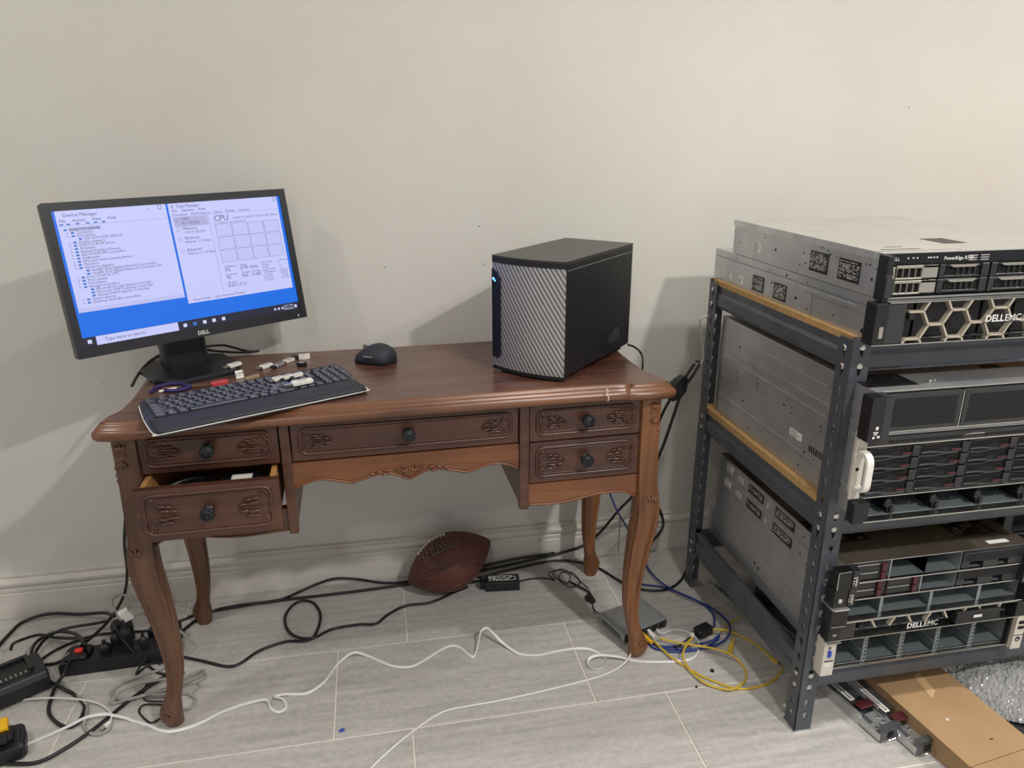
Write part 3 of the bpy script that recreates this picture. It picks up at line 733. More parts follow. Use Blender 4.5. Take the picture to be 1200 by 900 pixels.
bl = MB(); bl.cyl((-TW + .007, .012, .214), (-TW + .0065, .0085, .214), .0022, n=10).cyl((-TW + .012, .0115, .210), (-TW + .0115, .0070, .210), .0014, n=10); bl.build('power_light', 'blue_led', tw)
vt = MB()
for c_ in range(8):
    for r_ in range(6):
        if (c_ < 3 and r_ > 3): continue
        vt.box(.0002, .0010, TD - .118 + c_ * .0075, TD - .1145 + c_ * .0075, .040 + r_ * .0052, .0432 + r_ * .0052)
vt.build('side_vent', 'dark_steel', tw)
MB().box(.0, .0008, TD - .125, TD - .03, .034, .0345).build('vent_frame', 'sr_grey', tw)
MB().box(-TW + .012, -.012, .03, .06, 0, .012).build('foot', 'black_plastic', tw)
MB().box(-TW + .012, -.012, TD - .05, TD - .02, 0, .012).build('foot', 'black_plastic', tw)

# ---------------------------------------------------------------- small things on the desk
def stick(name, label, x, y, a, L_=.045, w=.015, h=.007, z=.7425, body='white_plastic', cap='chrome', cat='usb stick', group=None):
    t = thing(name, label, cat, (x, y, z), a, group)
    MB().loft([[(xx, yy, zz) for xx, yy in rrect(L_ * .72 * s, w * s, .003, 3)] for s, zz in ((.94, 0), (1, .0012), (1, h - .0012), (.94, h))]).build('body', body, t)
    MB().box(-L_ * .36 - L_ * .28, -L_ * .36 + .001, -w * .36, w * .36, .0012, h - .0012).build('connector', cap, t, bevel=.0005)
    b = MB()
    for k in range(2): b.box(-.010, .010, -w * .25 + k * w * .3, -w * .25 + k * w * .3 + .0012, h, h + .0002)
    b.build('print', 'sr_grey', t)
    return t
stick('usb_stick', 'white usb stick lying on the black monitor base', -.33, -.238, R(47), z=.7532)
stick('usb_stick', 'white usb stick on the desk just right of the monitor base', -.262, -.226, R(50), z=.7425)
stick('usb_stick', 'grey usb stick behind the white stick right of the monitor base', -.234, -.222, R(55), L_=.038, body='steel', cap='sr_black')
stick('usb_stick', 'pinkish white usb stick near the black connector on the desk', -.214, -.19, R(52), L_=.04, body='ear_beige', cap='chrome')
t = tag(MB().loft([[(x, y, z) for x, y in rrect(.03 * s, .013 * s, .003, 3)] for s, z in ((.95, 0), (1, .001), (1, .008), (.95, .009))]).build('connector', 'black_plastic', loc=(-.196, -.166, .7423), rz=R(20)), 'small black connector on the desk beside a folded white tag', 'connector')
b = MB().box(-.014, 0, 0, .001, 0, .014).box(0, .014, 0, .001, 0, .014, M=Matrix.Rotation(R(40), 4, 'Z')); tag(b.build('paper_tag', 'white_plastic', loc=(-.178, -.178, .7423), rz=R(-10)), 'small folded white tag standing among the usb sticks', 'tag')
b = MB().lathe([(.011, 0), (.012, .002), (.012, .007), (.010, .008)], n=18); t = b.build('cap', 'black_gloss', loc=(-.181, -.226, .7423), smooth=False); tag(t, 'small round black cap lying in front of the white tag', 'cap')
MB().box(-.006, .006, -.0015, .0015, .008, .0083).build('print', 'label_white', t)
b = MB().box(-.0085, .0085, -.0008, .0008, 0, .018); t = b.build('label_tag', 'white_plastic', loc=(-.309, -.300, .7423), rz=R(30)); t.rotation_euler = (R(-18), 0, R(28)); tag(t, 'square white label tag leaning behind the keyboard', 'tag')
MB().mesh(text_mesh('LTT', bold=.02), face_front(-.007, -.001, .006, .009)).build('print', 'ink', t)
b = MB().loft([[(x, y, z) for x, y in rrect(.036 * s, .011 * s, .004, 3)] for s, z in ((.9, 0), (1, .002), (1, .005), (.9, .007))]); tag(b.build('usb_stick', 'beige_wood', loc=(-.282, -.309, .7423), rz=R(42), smooth=False), 'brown beige usb stick lying behind the keyboard', 'usb stick')
b = MB().loft([[(x, y, z) for x, y in rrect(.036 * s, .013 * s, .004, 3)] for s, z in ((.9, 0), (1, .002), (1, .008), (.9, .010))]); tag(b.build('usb_stick', 'red_plastic', loc=(-.345, -.343, .7423), rz=R(24), smooth=False), 'red usb stick lying behind the keyboard', 'usb stick')
b = MB().tube([(-.478, -.372, .7445), (-.477, -.352, .745), (-.466, -.333, .746), (-.446, -.326, .747), (-.424, -.332, .7475), (-.414, -.345, .747), (-.404, -.352, .7465), (-.412, -.366, .746), (-.43, -.372, .7455), (-.452, -.368, .745)], .0042, n=8, closed=False); tag(b.build('wrist_strap', 'purple', smooth=True), 'dark purple braided strap looped behind the keyboard', 'strap')
b = MB().cyl((-.462, -.372, .7455), (-.43, -.358, .7465), .0028, .0022, n=10); tag(b.build('pen', 'white_plastic', smooth=False), 'white pen end lying inside the purple strap', 'pen')
KMt = Matrix.Translation((-.403, -.635, .7448)) @ Euler((R(1.4), 0, KA)).to_matrix().to_4x4()
def on_kbd(x, y, z): return KMt @ Vector((x, y, z))
for k in range(3):
    p = (-.216 + .0195 * k, -.393 + .0095 * k, .7635); stick('usb_stick', 'white usb stick in the row of three on the keyboard, %s' % ('leftmost', 'middle one', 'rightmost')[k], p[0], p[1], R(40), L_=.034, w=.013, z=.7625, group='usb sticks in a row on the keyboard')
stick('usb_stick', 'long white usb stick lying in front of the row of three on the keyboard', -.163, -.425, R(24), L_=.062, w=.017, h=.008, z=.7615)
# ---------------------------------------------------------------- steel shelving unit
RX0, RX1, RY0, RY1, RH = .853, 2.07, -.793, -.196, .907
rack = thing('shelving_unit', 'dark grey slotted steel shelving unit holding rows of servers', 'shelving', (RX0, RY0, 0))
RW, RD = RX1 - RX0, RY1 - RY0
def keyhole(cx, cz):
    pts = []
    for i in range(9):
        a = R(-50 + 280 * i / 8); pts.append((cx + .0058 * math.cos(a), cz + .0058 * math.sin(a)))
    return pts + [(cx - .0028, cz - .012), (cx, cz - .0142), (cx + .0028, cz - .012)]
holes = [[(0, 0), (.040, 0), (.040, RH), (0, RH)]] + [keyhole(.021, .045 + .0381 * k) for k in range(23)]
plate = flat_mesh(holes, .0022)
MX = Matrix.Rotation(R(90), 4, 'X')
def post(x, y, sx, sy):
    mb = MB()
    # flange along x in the plane of the front/back, flange along y in the plane of the side
    mb.mesh(plate, Matrix.Translation((0, .0011, 0)) @ MX)
    mb.mesh(plate, Matrix.Rotation(R(90), 4, 'Z') @ Matrix.Translation((0, -.0011, -.006)) @ MX)
    mb.move(Matrix.Translation((x, y, 0)) @ Matrix.Diagonal((sx, sy, 1, 1)))
    p = mb.build('post', 'rack_grey', rack)
    c = MB().box(-.001, .043, -.001, .043, 0, .004); c.move(Matrix.Translation((x, y, 0)) @ Matrix.Diagonal((sx, sy, 1, 1))); c.build('foot_plate', 'galv', p)
    for zz in (.886, .850, .538, .508, .150, .120):
        b = MB().lathe([(.0062, 0), (.0062, .0012), (.004, .0028), (0.0005, .003)], M=Matrix.Translation((x + sx * .021, y, zz)) @ Matrix.Rotation(R(90 if sy > 0 else -90), 4, 'X'), n=12); b.build('rivet', 'lip', p)
        b = MB().lathe([(.0062, 0), (.0062, .0012), (.004, .0028), (0.0005, .003)], M=Matrix.Translation((x, y + sy * .021, zz - .004)) @ Matrix.Rotation(R(-90 if sx > 0 else 90), 4, 'Y'), n=12); b.build('rivet', 'lip', p)
for x, sx in ((0, 1), (RW, -1)):
    for y, sy in ((0, 1), (RD, -1)): post(x, y, sx, sy)
BP = [(0, 0), (.0, .060), (-.016, .060), (-.016, .0625), (.003, .0625), (.003, .040), (.007, .032), (.007, .008), (.003, .003), (.003, 0)]   # (outward, z)
for zt in (.900, .553, .175):
    z0 = zt - .0625
    MB().prism([(-o + .0105, z0 + z) for o, z in BP], .004, RW - .004, 'x').build('beam', 'rack_grey', rack, bevel=.0006)
    MB().prism([(RD + o - .0105, z0 + z) for o, z in BP], .004, RW - .004, 'x').build('beam', 'rack_grey', rack, bevel=.0006)
    MB().prism([(-o + .0105, z0 + z) for o, z in BP], .004, RD - .004, 'y').build('beam', 'rack_grey', rack, bevel=.0006)
    MB().prism([(RW + o - .0105, z0 + z) for o, z in BP], .004, RD - .004, 'y').build('beam', 'rack_grey', rack, bevel=.0006)
    MB().box(.006, RW - .006, .006, RD - .006, zt - .006, zt + (.006 if zt > .8 else .010)).build('shelf_board', 'particle', rack) if zt > .3 else None
SHELF = {3: .9065, 2: .5635, 1: .1755}

# ---------------------------------------------------------------- servers
SWD = .434
def shell(t, H, D, side='steel', top='steel', front='open', floor='bay_steel', depth=.12, lid=None, rails=True):
    c = MB(); q = .0012
    c.box(0, q, 0, D, 0, H).box(SWD - q, SWD, 0, D, 0, H)
    c.box(q, SWD - q, 0, D, 0, q).box(q, SWD - q, D - q, D, q, H - q)
    s_ = c.build('chassis', side, t)
    MB().box(0.0003, SWD - .0003, -.0006, D, H - q, H + .0003).build('lid', top, t)
    MB().box(q, SWD - q, depth, depth + .002, q, H - q).build('backplane', 'dark_void', t)
    if floor: MB().box(q, SWD - q, 0, depth, q, q + .0008).build('bay_floor', floor, t)
    return s_
def ears(t, H, m='sr_black', w=.024, d=.028, z0=0, right=True, back=0):
    out = []
    for s in ((0, 1) if right else (0,)):
        x0, x1 = (-w, .004) if s == 0 else (SWD - .004, SWD + w)
        o = MB().box(x0, x1, -d, back, z0, H).build('ear', m, t, bevel=.0012); out.append(o)
    return out
def side_bits(t, items):
    for kind, y, z, *a in items:
        if kind == 'hole': MB().cyl((-.0004, y, z), (.0004, y, z), a[0] if a else .0025, n=8).build('hole', 'dark_void', t)
        if kind == 'label':
            w, h, m = a
            o = MB().box(-.0008, .0, y - w, y, z, z + h).build('label', m, t)
            b = MB(); fg = 'label_white' if m == 'label_black' else 'ink'
            random.seed(int(y * 1000 + w * 100))
            if m == 'label_black':
                zz = z + h - .005
                while zz > z + .003:
                    yy = y - .003
                    while yy > y - w + .006:
                        L_ = random.uniform(.001, .005)
                        if random.random() < .75: b.box(-.0010, -.0008, max(yy - L_, y - w + .002), yy, zz, zz + random.uniform(.0006, .0019))
                        yy -= L_ + .0012
                    zz -= .0032
                    if random.random() < .2: zz -= .002
            else:
                for k in range(int(h / .005)): b.box(-.0010, -.0008, y - w * random.uniform(.5, .9), y - w * .1, z + .002 + k * .005, z + .0035 + k * .005)
            b.build('print', fg, o)
def vents(t, x0, x1, z0, z1, nx, nz, y=-.0004, m='dark_void', name='vent', fill=.62, wave=0):
    b = MB(); dx, dz = (x1 - x0) / nx, (z1 - z0) / nz
    for i in range(nx):
        for k in range(nz):
            off = wave * math.sin(i / nx * math.pi * 2) + (dx / 2 if (k % 2 and not wave) else 0)
            xa = x0 + i * dx + (off if not wave else 0)
            za = z0 + k * dz + (off if wave else 0)
            if xa + dx * fill > x1 + 1e-6: continue
            b.box(xa, xa + dx * fill, y, y + .0004, za, za + dz * fill)
    return b.build(name, m, t)
def srv(label, x, y, z, group=None):
    return thing('rack_server', label, 'server', (x, y, z), 0, group)

# top shelf, lower: two-unit server with hexagon front
D_ = .640
t2 = srv('grey two-unit server with hexagon front grille on the top shelf, under another server', .871, -.818, SHELF[3] - .0015)
H2 = .0765
shell(t2, H2, D_, top='galv_lid'); ears(t2, H2 - .001, d=.004, w=.006)
def hex_bezel(t, H, d=.030, partial=False, x0=-.022, x1=SWD + .022, txt=True, panel=.060):
    """bezel frame standing off the front, with open hexagon lattice"""
    f = MB(); y0, y1 = -d, -.004
    f.box(x0, x0 + .024, y0, 0, .001, H - .001)
    MB().box(x1 - .024, x1, y0, 0, .001, H - .001).build('bezel_end', 'sr_black', t, bevel=.0015)
    bz = f.build('bezel', 'sr_black', t, bevel=.0015)
    MB().box(x0 + .025, x0 + panel, y0 + .002, y0 + .010, .003, H - .003).build('latch_panel', 'sr_grey', bz, bevel=.001)
    MB().box(x0 + .010, x0 + .018, y0 - .001, y0, .014, H * .45).build('latch', 'carrier_lt', bz)
    MB().box(x0 + .001, x1 - .001, y0 + .001, 0, -.0002, .0014).box(x0 + .026, x1 - .026, y0 + .001, -.002, H - .0014, H + .0002).build('edge_strip', 'lip', bz)
    lat = MB(); R_ = .0285; xs = x0 + panel + .020; zc = H * .44
    segs = set()
    def seg(a, b):
        # clip to the band
        zlo, zhi = (.0016, H - .0016)
        (ax, az), (bx, bz_) = a, b
        if partial: zlo = H * .52
        if az > bz_: ax, az, bx, bz_ = bx, bz_, ax, az
        if bz_ <= zlo or az >= zhi: return
        if az < zlo and abs(bz_ - az) > 1e-6: ax += (bx - ax) * (zlo - az) / (bz_ - az); az = zlo
        if bz_ > zhi and abs(bz_ - az) > 1e-6: bx = ax + (bx - ax) * (zhi - az) / (bz_ - az); bz_ = zhi
        if min(ax, bx) < x0 + panel - .002 or max(ax, bx) > x1 - .026: return
        lat.tube([(ax, y0 + .006, az), (bx, y0 + .006, bz_)], 0, sm=False, sec=[(-.0017, -.005), (.0017, -.005), (.0017, .005), (-.0017, .005)], up=(0, 0, 1) if abs(bx - ax) > abs(bz_ - az) else (1, 0, 0))
    hx = R_ * 1.5; hz = R_ * math.sqrt(3)
    sc_z = 1.0
    for col in range(-1, 14):
        for row in (-1, 0, 1):
            cx = xs + col * hx; cz = zc + (row + (.5 if col % 2 else 0)) * hz * sc_z
            v = [(cx + R_ * math.cos(R(60 * k)), cz + R_ * sc_z * math.sin(R(60 * k))) for k in range(6)]
            for k in range(6):
                a, b = v[k], v[(k + 1) % 6]; key_ = (round((a[0] + b[0]) / .006), round((a[1] + b[1]) / .006))
                if key_ in segs: continue
                segs.add(key_); seg(a, b)
    lat.build('lattice', 'hexmetal', bz)
    MB().cyl((x0 + panel + .011, y0 - .001, H * .66), (x0 + panel + .011, y0 + .01, H * .66), .0062, n=16).build('lock', 'sr_black', bz)
    tx = .150 if partial else .196
    b = MB(); b.mesh(text_mesh('DELL', bold=.02), face_front(tx, y0 - .0035, H * (.46 if not partial else .30), .0175)); b.mesh(text_mesh('EMC'), face_front(tx + .0175 * text_width('DELL') + .001, y0 - .0035, H * (.46 if not partial else .30), .0175)); b.build('brand_mark', 'label_white', bz)
    MB().box(tx - .002, tx - .002 + .0175 * (text_width('DELL') + text_width('EMC')) + .003, y0 - .0032, y0 + .0, H * (.46 if not partial else .30) - .002, H * (.46 if not partial else .30) - .001).build('badge_bar', 'sr_grey', bz)
    return bz
# drive fronts behind the lattice
for i in range(6): MB().box(.012 + i * .069, .012 + i * .069 + .064, .002, .02, .004, H2 - .006).build('drive_carrier', 'sr_black', t2, bevel=.0015)
b = MB()
for i in range(6):
    for k in range(4): b.box(.020 + i * .069 + k * .012, .020 + i * .069 + k * .012 + .008, .0012, .002, .020 + (k % 2) * .012, .026 + (k % 2) * .012)
b.build('carrier_vents', 'sr_carrier', t2)['kind'] = 'stuff'
hex_bezel(t2, H2)
# side pressings and labels
MB().box(-.0022, 0, .26, .62, .049, .0575).box(-.0022, 0, .06, .25, .047, .055).build('slide_rail', 'steel', t2, bevel=.0006)
MB().box(-.0012, 0, .0, D_, .060, .0608).box(-.0006, 0, .195, .196, .001, .058).box(-.0006, 0, .0, .2, .043, .0435).build('side_seam', 'dark_steel', t2)
side_bits(t2, [('label', .575, .012, .030, .020, 'label_white'), ('label', .510, .010, .024, .018, 'label_white'), ('label', .440, .008, .052, .036, 'label_black'), ('label', .345, .008, .052, .036, 'label_black'), ('hole', .355, .040), ('hole', .255, .026, .0038), ('hole', .03, .012, .0045), ('hole', .12, .020, .0022), ('hole', .21, .012, .002), ('hole', .53, .066, .002), ('hole', .37, .066, .002), ('hole', .22, .066, .002), ('hole', .3, .066, .003)])
# top shelf, upper
t1 = srv('bare-fronted two-unit server with a bright lid, topmost on the shelving', .869, -.816, SHELF[3] + H2 + .0005)
H1 = .079; D1_ = .545
shell(t1, H1, D1_, top='galv_lid')
e = ears(t1, H1 - .001, d=.026, w=.008)
for o in e[:1]:
    MB().box(-.0095, .003, -.0275, -.026, .040, .046).box(-.008, .006, -.030, -.026, .006, .040).build('latch', 'sr_grey', o, bevel=.001)
MB().box(.004, SWD - .004, -.004, .01, H1 - .021, H1 - .002).build('front_strip', 'black_gloss', t1)
b = MB(); b.mesh(text_mesh('DELL', bold=.01), face_front(.012, -.0045, H1 - .013, .008)); b.build('brand_mark', 'ear_beige', t1)
b = MB(); b.mesh(text_mesh('PowerEdge R730', bold=.01), face_front(.118, -.0045, H1 - .014, .0085))
for x in (.045, .055, .063, .085, .09, .096, .102): b.box(x, x + .003, -.0046, -.0043, H1 - .010, H1 - .008)
for x in (.168, .192):
    for k in range(3): b.box(x, x + .017, -.0046, -.0043, H1 - .008 - k * .004, H1 - .0072 - k * .004)
b.build('print', 'label_white', t1)
vents(t1, .006, .300, H1 - .0205, H1 - .016, 60, 1, y=-.0046)
MB().box(.070, .082, -.0047, -.0043, H1 - .011, H1 - .006).build('usb_port', 'dark_void', t1)
cw = .104
for i in range(4):
    for k in range(2):
        x0 = .008 + i * (cw + .001); z0 = .006 + k * .0265; w = cw - .003; h = .0245; lt = i == 0
        m = 'carrier_lt' if lt else 'sr_carrier'
        c = MB()
        if lt:
            # open frame: outer rim with four slots, latch block left
            c.box(x0, x0 + .016, -.006, .01, z0, z0 + h - .002).box(x0 + .018, x0 + w, -.006, -.001, z0, z0 + .003).box(x0 + .018, x0 + w, -.006, -.001, z0 + h - .005, z0 + h)
            for j in range(5): c.box(x0 + .019 + j * .0125, x0 + .0205 + j * .0125, -.006, -.001, z0 + .003, z0 + h - .005)
            c.box(x0 + .070, x0 + w, -.006, -.001, z0, z0 + h)
        else:
            c.box(x0, x0 + .012, -.005, .01, z0, z0 + h).box(x0 + .086, x0 + w, -.005, .01, z0, z0 + h).box(x0 + .012, x0 + .086, -.003, .01, z0, z0 + .004).box(x0 + .012, x0 + .086, -.003, .01, z0 + .020, z0 + h)
            for j in range(4): c.box(x0 + .036 + j * .012, x0 + .040 + j * .012, -.003, .0, z0 + .004, z0 + .02)
        d_ = c.build('drive_carrier', m, t1, bevel=.0007, seg=1)
        MB().box(x0 + .018, x0 + .086, .0, .004, z0 + .003, z0 + h - .003).build('carrier_recess', 'dark_void', d_)
        if not lt: MB().prism([(x0 + .018, z0 + h - .001), (x0 + .026, z0 + h - .0055), (x0 + .070, z0 + h - .0055), (x0 + .078, z0 + h - .001)], -.006, -.003, 'y').build('latch', 'carrier_lt', d_)
        else: MB().box(x0 + .003, x0 + .012, -.007, -.006, z0 + .006, z0 + .016).build('latch', 'sr_grey', d_)
MB().box(-.006, SWD + .006, -.010, 0, -.0006, .0026).build('bottom_strip', 'lip', t1)
b = MB().prism([(-.0035, .016), (.0, .016), (.0, D1_), (-.0035, D1_)], H1 - .013, H1 + .0008); b.build('lid_flange', 'galv', t1)
side_bits(t1, [('label', .450, .018, .038, .021, 'label_white'), ('label', .215, .014, .062, .040, 'label_black'), ('label', .120, .014, .066, .040, 'label_black')] + [('hole', y, z, r) for y, z, r in ((.51, .03, .002), (.46, .055, .0016), (.40, .055, .0018), (.35, .035, .003), (.24, .045, .002), (.18, .064, .0022), (.16, .06, .0016), (.15, .055, .002), (.13, .052, .0015), (.23, .025, .002), (.06, .05, .0015), (.04, .054, .002), (.03, .054, .002), (.012, .05, .0015), (.02, .03, .003), (.25, .018, .0018))])
o = MB().box(.190, .238, .085, .150, H1 + .0003, H1 + .0009).build('label', 'label_black', t1)
b = MB().box(.02, .10, .035, .037, H1 + .0003, H1 + .0009).box(.05, .085, .065, .066, H1 + .0003, H1 + .0009).box(.0, .15, .018, .0185, H1 + .0003, H1 + .0006); b.build('lid_marks', 'sr_grey', t1)
MB().box(.16, .27, .005, .02, H1 + .0002, H1 + .001).build('lid_latch', 'galv_lid', t1)

# middle shelf
zz = SHELF[2] + .0005; MX0 = .872; MY = -.848
HB = .0435
m3 = srv('shallow one-unit server with empty bay and black clips, lowest on the middle shelf', MX0, MY, zz)
shell(m3, HB - .001, .60, floor='bay_steel'); ears(m3, HB - .002, w=.020, d=.022)
MB().box(-.018, SWD + .018, -.020, 0, -.0006, .0015).build('bottom_strip', 'lip', m3)
MB().box(.0, .014, -.018, 0, .003, HB - .004).build('ear_slot', 'sr_black', m3)
for i in range(4):
    x = .070 + i * .098
    c = MB().box(x, x + .004, .002, .05, .002, .036).box(x - .006, x, -.002, .004, .016, .034).box(x + .004, x + .012, -.002, .004, .004, .022).cyl((x - .004, -.004, .026), (x - .004, .002, .026), .008, n=10)
    c.build('drive_clip', 'sr_black', m3, bevel=.001, seg=1)
    MB().box(x - .03, x - .027, .03, .034, .003, .006).box(x - .036, x - .030, .06, .064, .003, .006).build('stud', 'lip', m3)
HD2 = .1265
m2 = srv('tall storage server with rows of black drive trays and a white side handle', MX0, MY, zz + HB)
shell(m2, HD2 - .001, .60)
MB().box(-.0225, -.001, -.004, 0, .0, HD2 - .003).box(-.003, 0, -.004, .03, .0, HD2 - .003).build('ear_plate', 'ear_beige', m2, bevel=.0008)
MB().box(SWD + .001, SWD + .0225, -.004, 0, .0, HD2 - .003).build('ear_plate', 'ear_beige', m2)
hd = MB().tube([(-.011, -.004, .026), (-.011, -.020, .026), (-.011, -.030, .036), (-.011, -.031, .060), (-.011, -.030, .088), (-.011, -.020, .098), (-.011, -.004, .098)], 0, sec=[(-.007, -.004), (.007, -.004), (.007, .004), (-.007, .004)], up=(1, 0, 0), sub=5).build('handle', 'white_plastic', m2, bevel=.0015); 
MB().cyl((-.014, -.0052, .062), (-.014, -.004, .062), .0035, n=8).build('slot_hole', 'dark_void', m2)
MB().box(.001, SWD - .001, -.003, .004, HD2 - .021, HD2 - .004).build('vent_strip', 'sr_grey', m2)
vents(m2, .045, .20, HD2 - .0175, HD2 - .009, 24, 1, y=-.0034); vents(m2, .245, .42, HD2 - .0175, HD2 - .009, 26, 1, y=-.0034)
MB().tube([(.205, -.003, HD2 - .012), (.21, -.008, HD2 - .009), (.225, -.009, HD2 - .008), (.24, -.008, HD2 - .009), (.245, -.003, HD2 - .012)], .0014, n=6).build('release_latch', 'lip', m2)
MB().box(0, SWD, -.004, .0, HD2 - .0225, HD2 - .0205).box(-.02, SWD, -.005, .0, -.0006, .0012).build('edge_strip', 'lip', m2)
tw_, th_ = .1055, .0243
for c_ in range(4):
    for r_ in range(4):
        x0 = .008 + c_ * tw_; z0 = .004 + r_ * (th_ + .0006)
        tr = MB().box(x0, x0 + tw_ - .003, -.001, .02, z0, z0 + th_ - .0015)
        tr.box(x0 + .088, x0 + tw_ - .003, -.006, -.001, z0 + .001, z0 + th_ - .003)
        pts = [(x0 + .002 + k * .0105, -.004 - .004 * math.sin(k / 8 * math.pi), z0 + .0045 + .002 * math.sin(k / 8 * math.pi * 2)) for k in range(9)]
        tr.tube(pts, .0022, n=6, sub=2)
        o = tr.build('drive_tray', 'sr_carrier', m2, bevel=.0006, seg=1)
        v = MB()
        for k in range(14):
            for r2 in range(2):
                xx = x0 + .004 + k * .0058; dz = .0022 * math.sin(k / 14 * math.pi * 2)
                v.box(xx, xx + .0044, -.0018, -.001, z0 + .0105 + r2 * .0058 - dz, z0 + .0145 + r2 * .0058 - dz)
        v.build('vent', 'dark_void', o)
        MB().box(x0 + .066, x0 + .086, -.0065, -.005, z0 + .0065, z0 + .0095).build('red_tab', 'maroon', o)
HD1 = .0865
m1 = srv('black two-unit server with two mesh front modules, under the top shelf beam', MX0, MY, zz + HB + HD2)
shell(m1, HD1 - .001, .60); ears(m1, HD1 - .002, w=.024, d=.030)
b = MB(); b.box(-.012, -.006, -.0305, -.030, .014, .016).box(-.014, -.004, -.0305, -.030, .018, .020).box(-.010, -.005, -.0305, -.030, .024, .030).cyl((-.012, -.0305, .009), (-.012, -.030, .009), .0024, n=8).box(-.005, .0, -.0305, -.03, .008, .012); b.build('status_icons', 'label_white', m1)
MB().box(.003, .020, -.028, -.002, .001, HD1 - .004).build('ear_face', 'sr_grey', m1)
for x0, x1 in ((.022, .178), (.182, .335)):
    o = MB().box(x0, x1, -.010, .06, .010, HD1 - .006).build('mesh_module', 'sr_grey', m1, bevel=.001)
    vents(o, x0 + .008, x1 - .008, .018, HD1 - .013, 26, 14, y=-.0106, fill=.68)
    MB().box(x1 - .0012, x1 + .0002, -.0108, -.01, .010, HD1 - .006).build('edge_strip', 'lip', o)
MB().box(0, SWD, -.012, 0, .0085, .0100).box(0, SWD, -.002, 0, HD1 - .003, HD1 - .001).build('edge_strip', 'lip', m1)
b = MB()
for x in (.345, .36, .375, .39): b.cyl((x, .02, .0012), (x, .02, .004), .002, n=8)
b.build('rivet', 'lip', m1)
o = MB().box(-.0, .105, .02, .085, HD1 - .0008, HD1 + .0002).build('label', 'label_black', m1)
random.seed(4); b = MB()
for k in range(26): x = random.uniform(.004, .09); y = random.uniform(.024, .08); b.box(x, x + random.uniform(.004, .013), y, y + .0012, HD1 + .0002, HD1 + .0005)
b.build('print', 'sr_grey', o)
MB().cyl((.135, .03, HD1), (.135, .03, HD1 + .005), .0035, .003, n=10).cyl((.148, .034, HD1), (.148, .034, HD1 + .003), .002, n=8).build('screw', 'brass' if 'brass' in MATS else 'lip', m1)
MB().box(.30, .34, .08, .10, HD1, HD1 + .001).build('label', 'label_black', m1)
# flat sides seen through the open end of the shelving
for sv, H_, its in ((m1, HD1, [('hole', .40, .045, .004), ('hole', .21, .045, .004), ('hole', .13, .05, .0025), ('hole', .50, .03, .003)]),
                    (m2, HD2, [('label', .245, .030, .045, .016, 'label_white')] + [('hole', y, z, .0022) for y, z in ((.50, .09), (.50, .075), (.40, .095), (.40, .083), (.36, .095), (.36, .083), (.27, .10), (.25, .09), (.25, .078), (.14, .09), (.14, .078), (.10, .10), (.09, .085), (.08, .06))] + [('hole', .28, .085, .003), ('hole', .46, .03, .0035), ('hole', .185, .012, .0035), ('hole', .15, .010, .003)]),
                    (m3, HB, [('hole', .42, .02, .0025), ('hole', .2, .02, .0025)])):
    side_bits(sv, its)
b = MB()
for k in range(7): b.box(-.0006, 0, .118 + k * .008, .122 + k * .008, .022, .036)
for k in range(3): b.box(-.0006, 0, .062 + k * .008, .066 + k * .008, .022, .036)
b.build('side_vent', 'dark_void', m2)
for sv, z_ in ((m1, .012), (m2, .112), (m2, .008)):
    MB().box(-.0016, 0, .02, .59, z_, z_ + .002).build('side_seam', 'galv', sv)
MB().box(-.0016, 0, .02, .58, .034, .050).build('slide_rail', 'steel', m1)

# bottom shelf
BX0 = .9065; BY = -.800; zz = SHELF[1] + .0005
H5 = .083
s5 = srv('wide silver-eared server with five empty bays, lowest on the bottom shelf', BX0, BY, zz)
shell(s5, H5 - .001, .596, depth=.34, floor='bay_steel')
MB().box(-.004, SWD + .004, -.010, 0, -.0006, .0015).box(-.001, SWD, -.003, 0, .0045, .0062).build('bottom_strip', 'lip', s5)
for i in range(4):
    x = .0795 + i * .088
    dv = MB().box(x - .001, x + .001, .0, .33, .002, H5 - .012).box(x - .005, x + .006, -.002, .0, .002, H5 - .012)
    o = dv.build('bay_divider', 'bay_steel', s5)
    v = MB()
    for k in range(7): v.box(x + .001, x + .004, -.0025, -.002, .008 + k * .0092, .012 + k * .0092).box(x - .004, x - .0025, -.0025, -.002, .006 + k * .0092, .009 + k * .0092)
    v.build('slots', 'dark_void', o)
    MB().box(x - .005, x - .001, .0, .05, .026, .031).box(x - .004, x - .001, .09, .13, .045, .049).build('clip', 'galv', o)
MB().box(.072, .088, -.004, -.002, H5 - .016, H5 - .008).build('red_tab', 'maroon', s5)
b = MB()
for k in range(12): x = random.uniform(.02, .41); y = random.uniform(.02, .2); b.cyl((x, y, .002), (x, y, .004), .002, n=6)
b.build('stud', 'galv', s5)
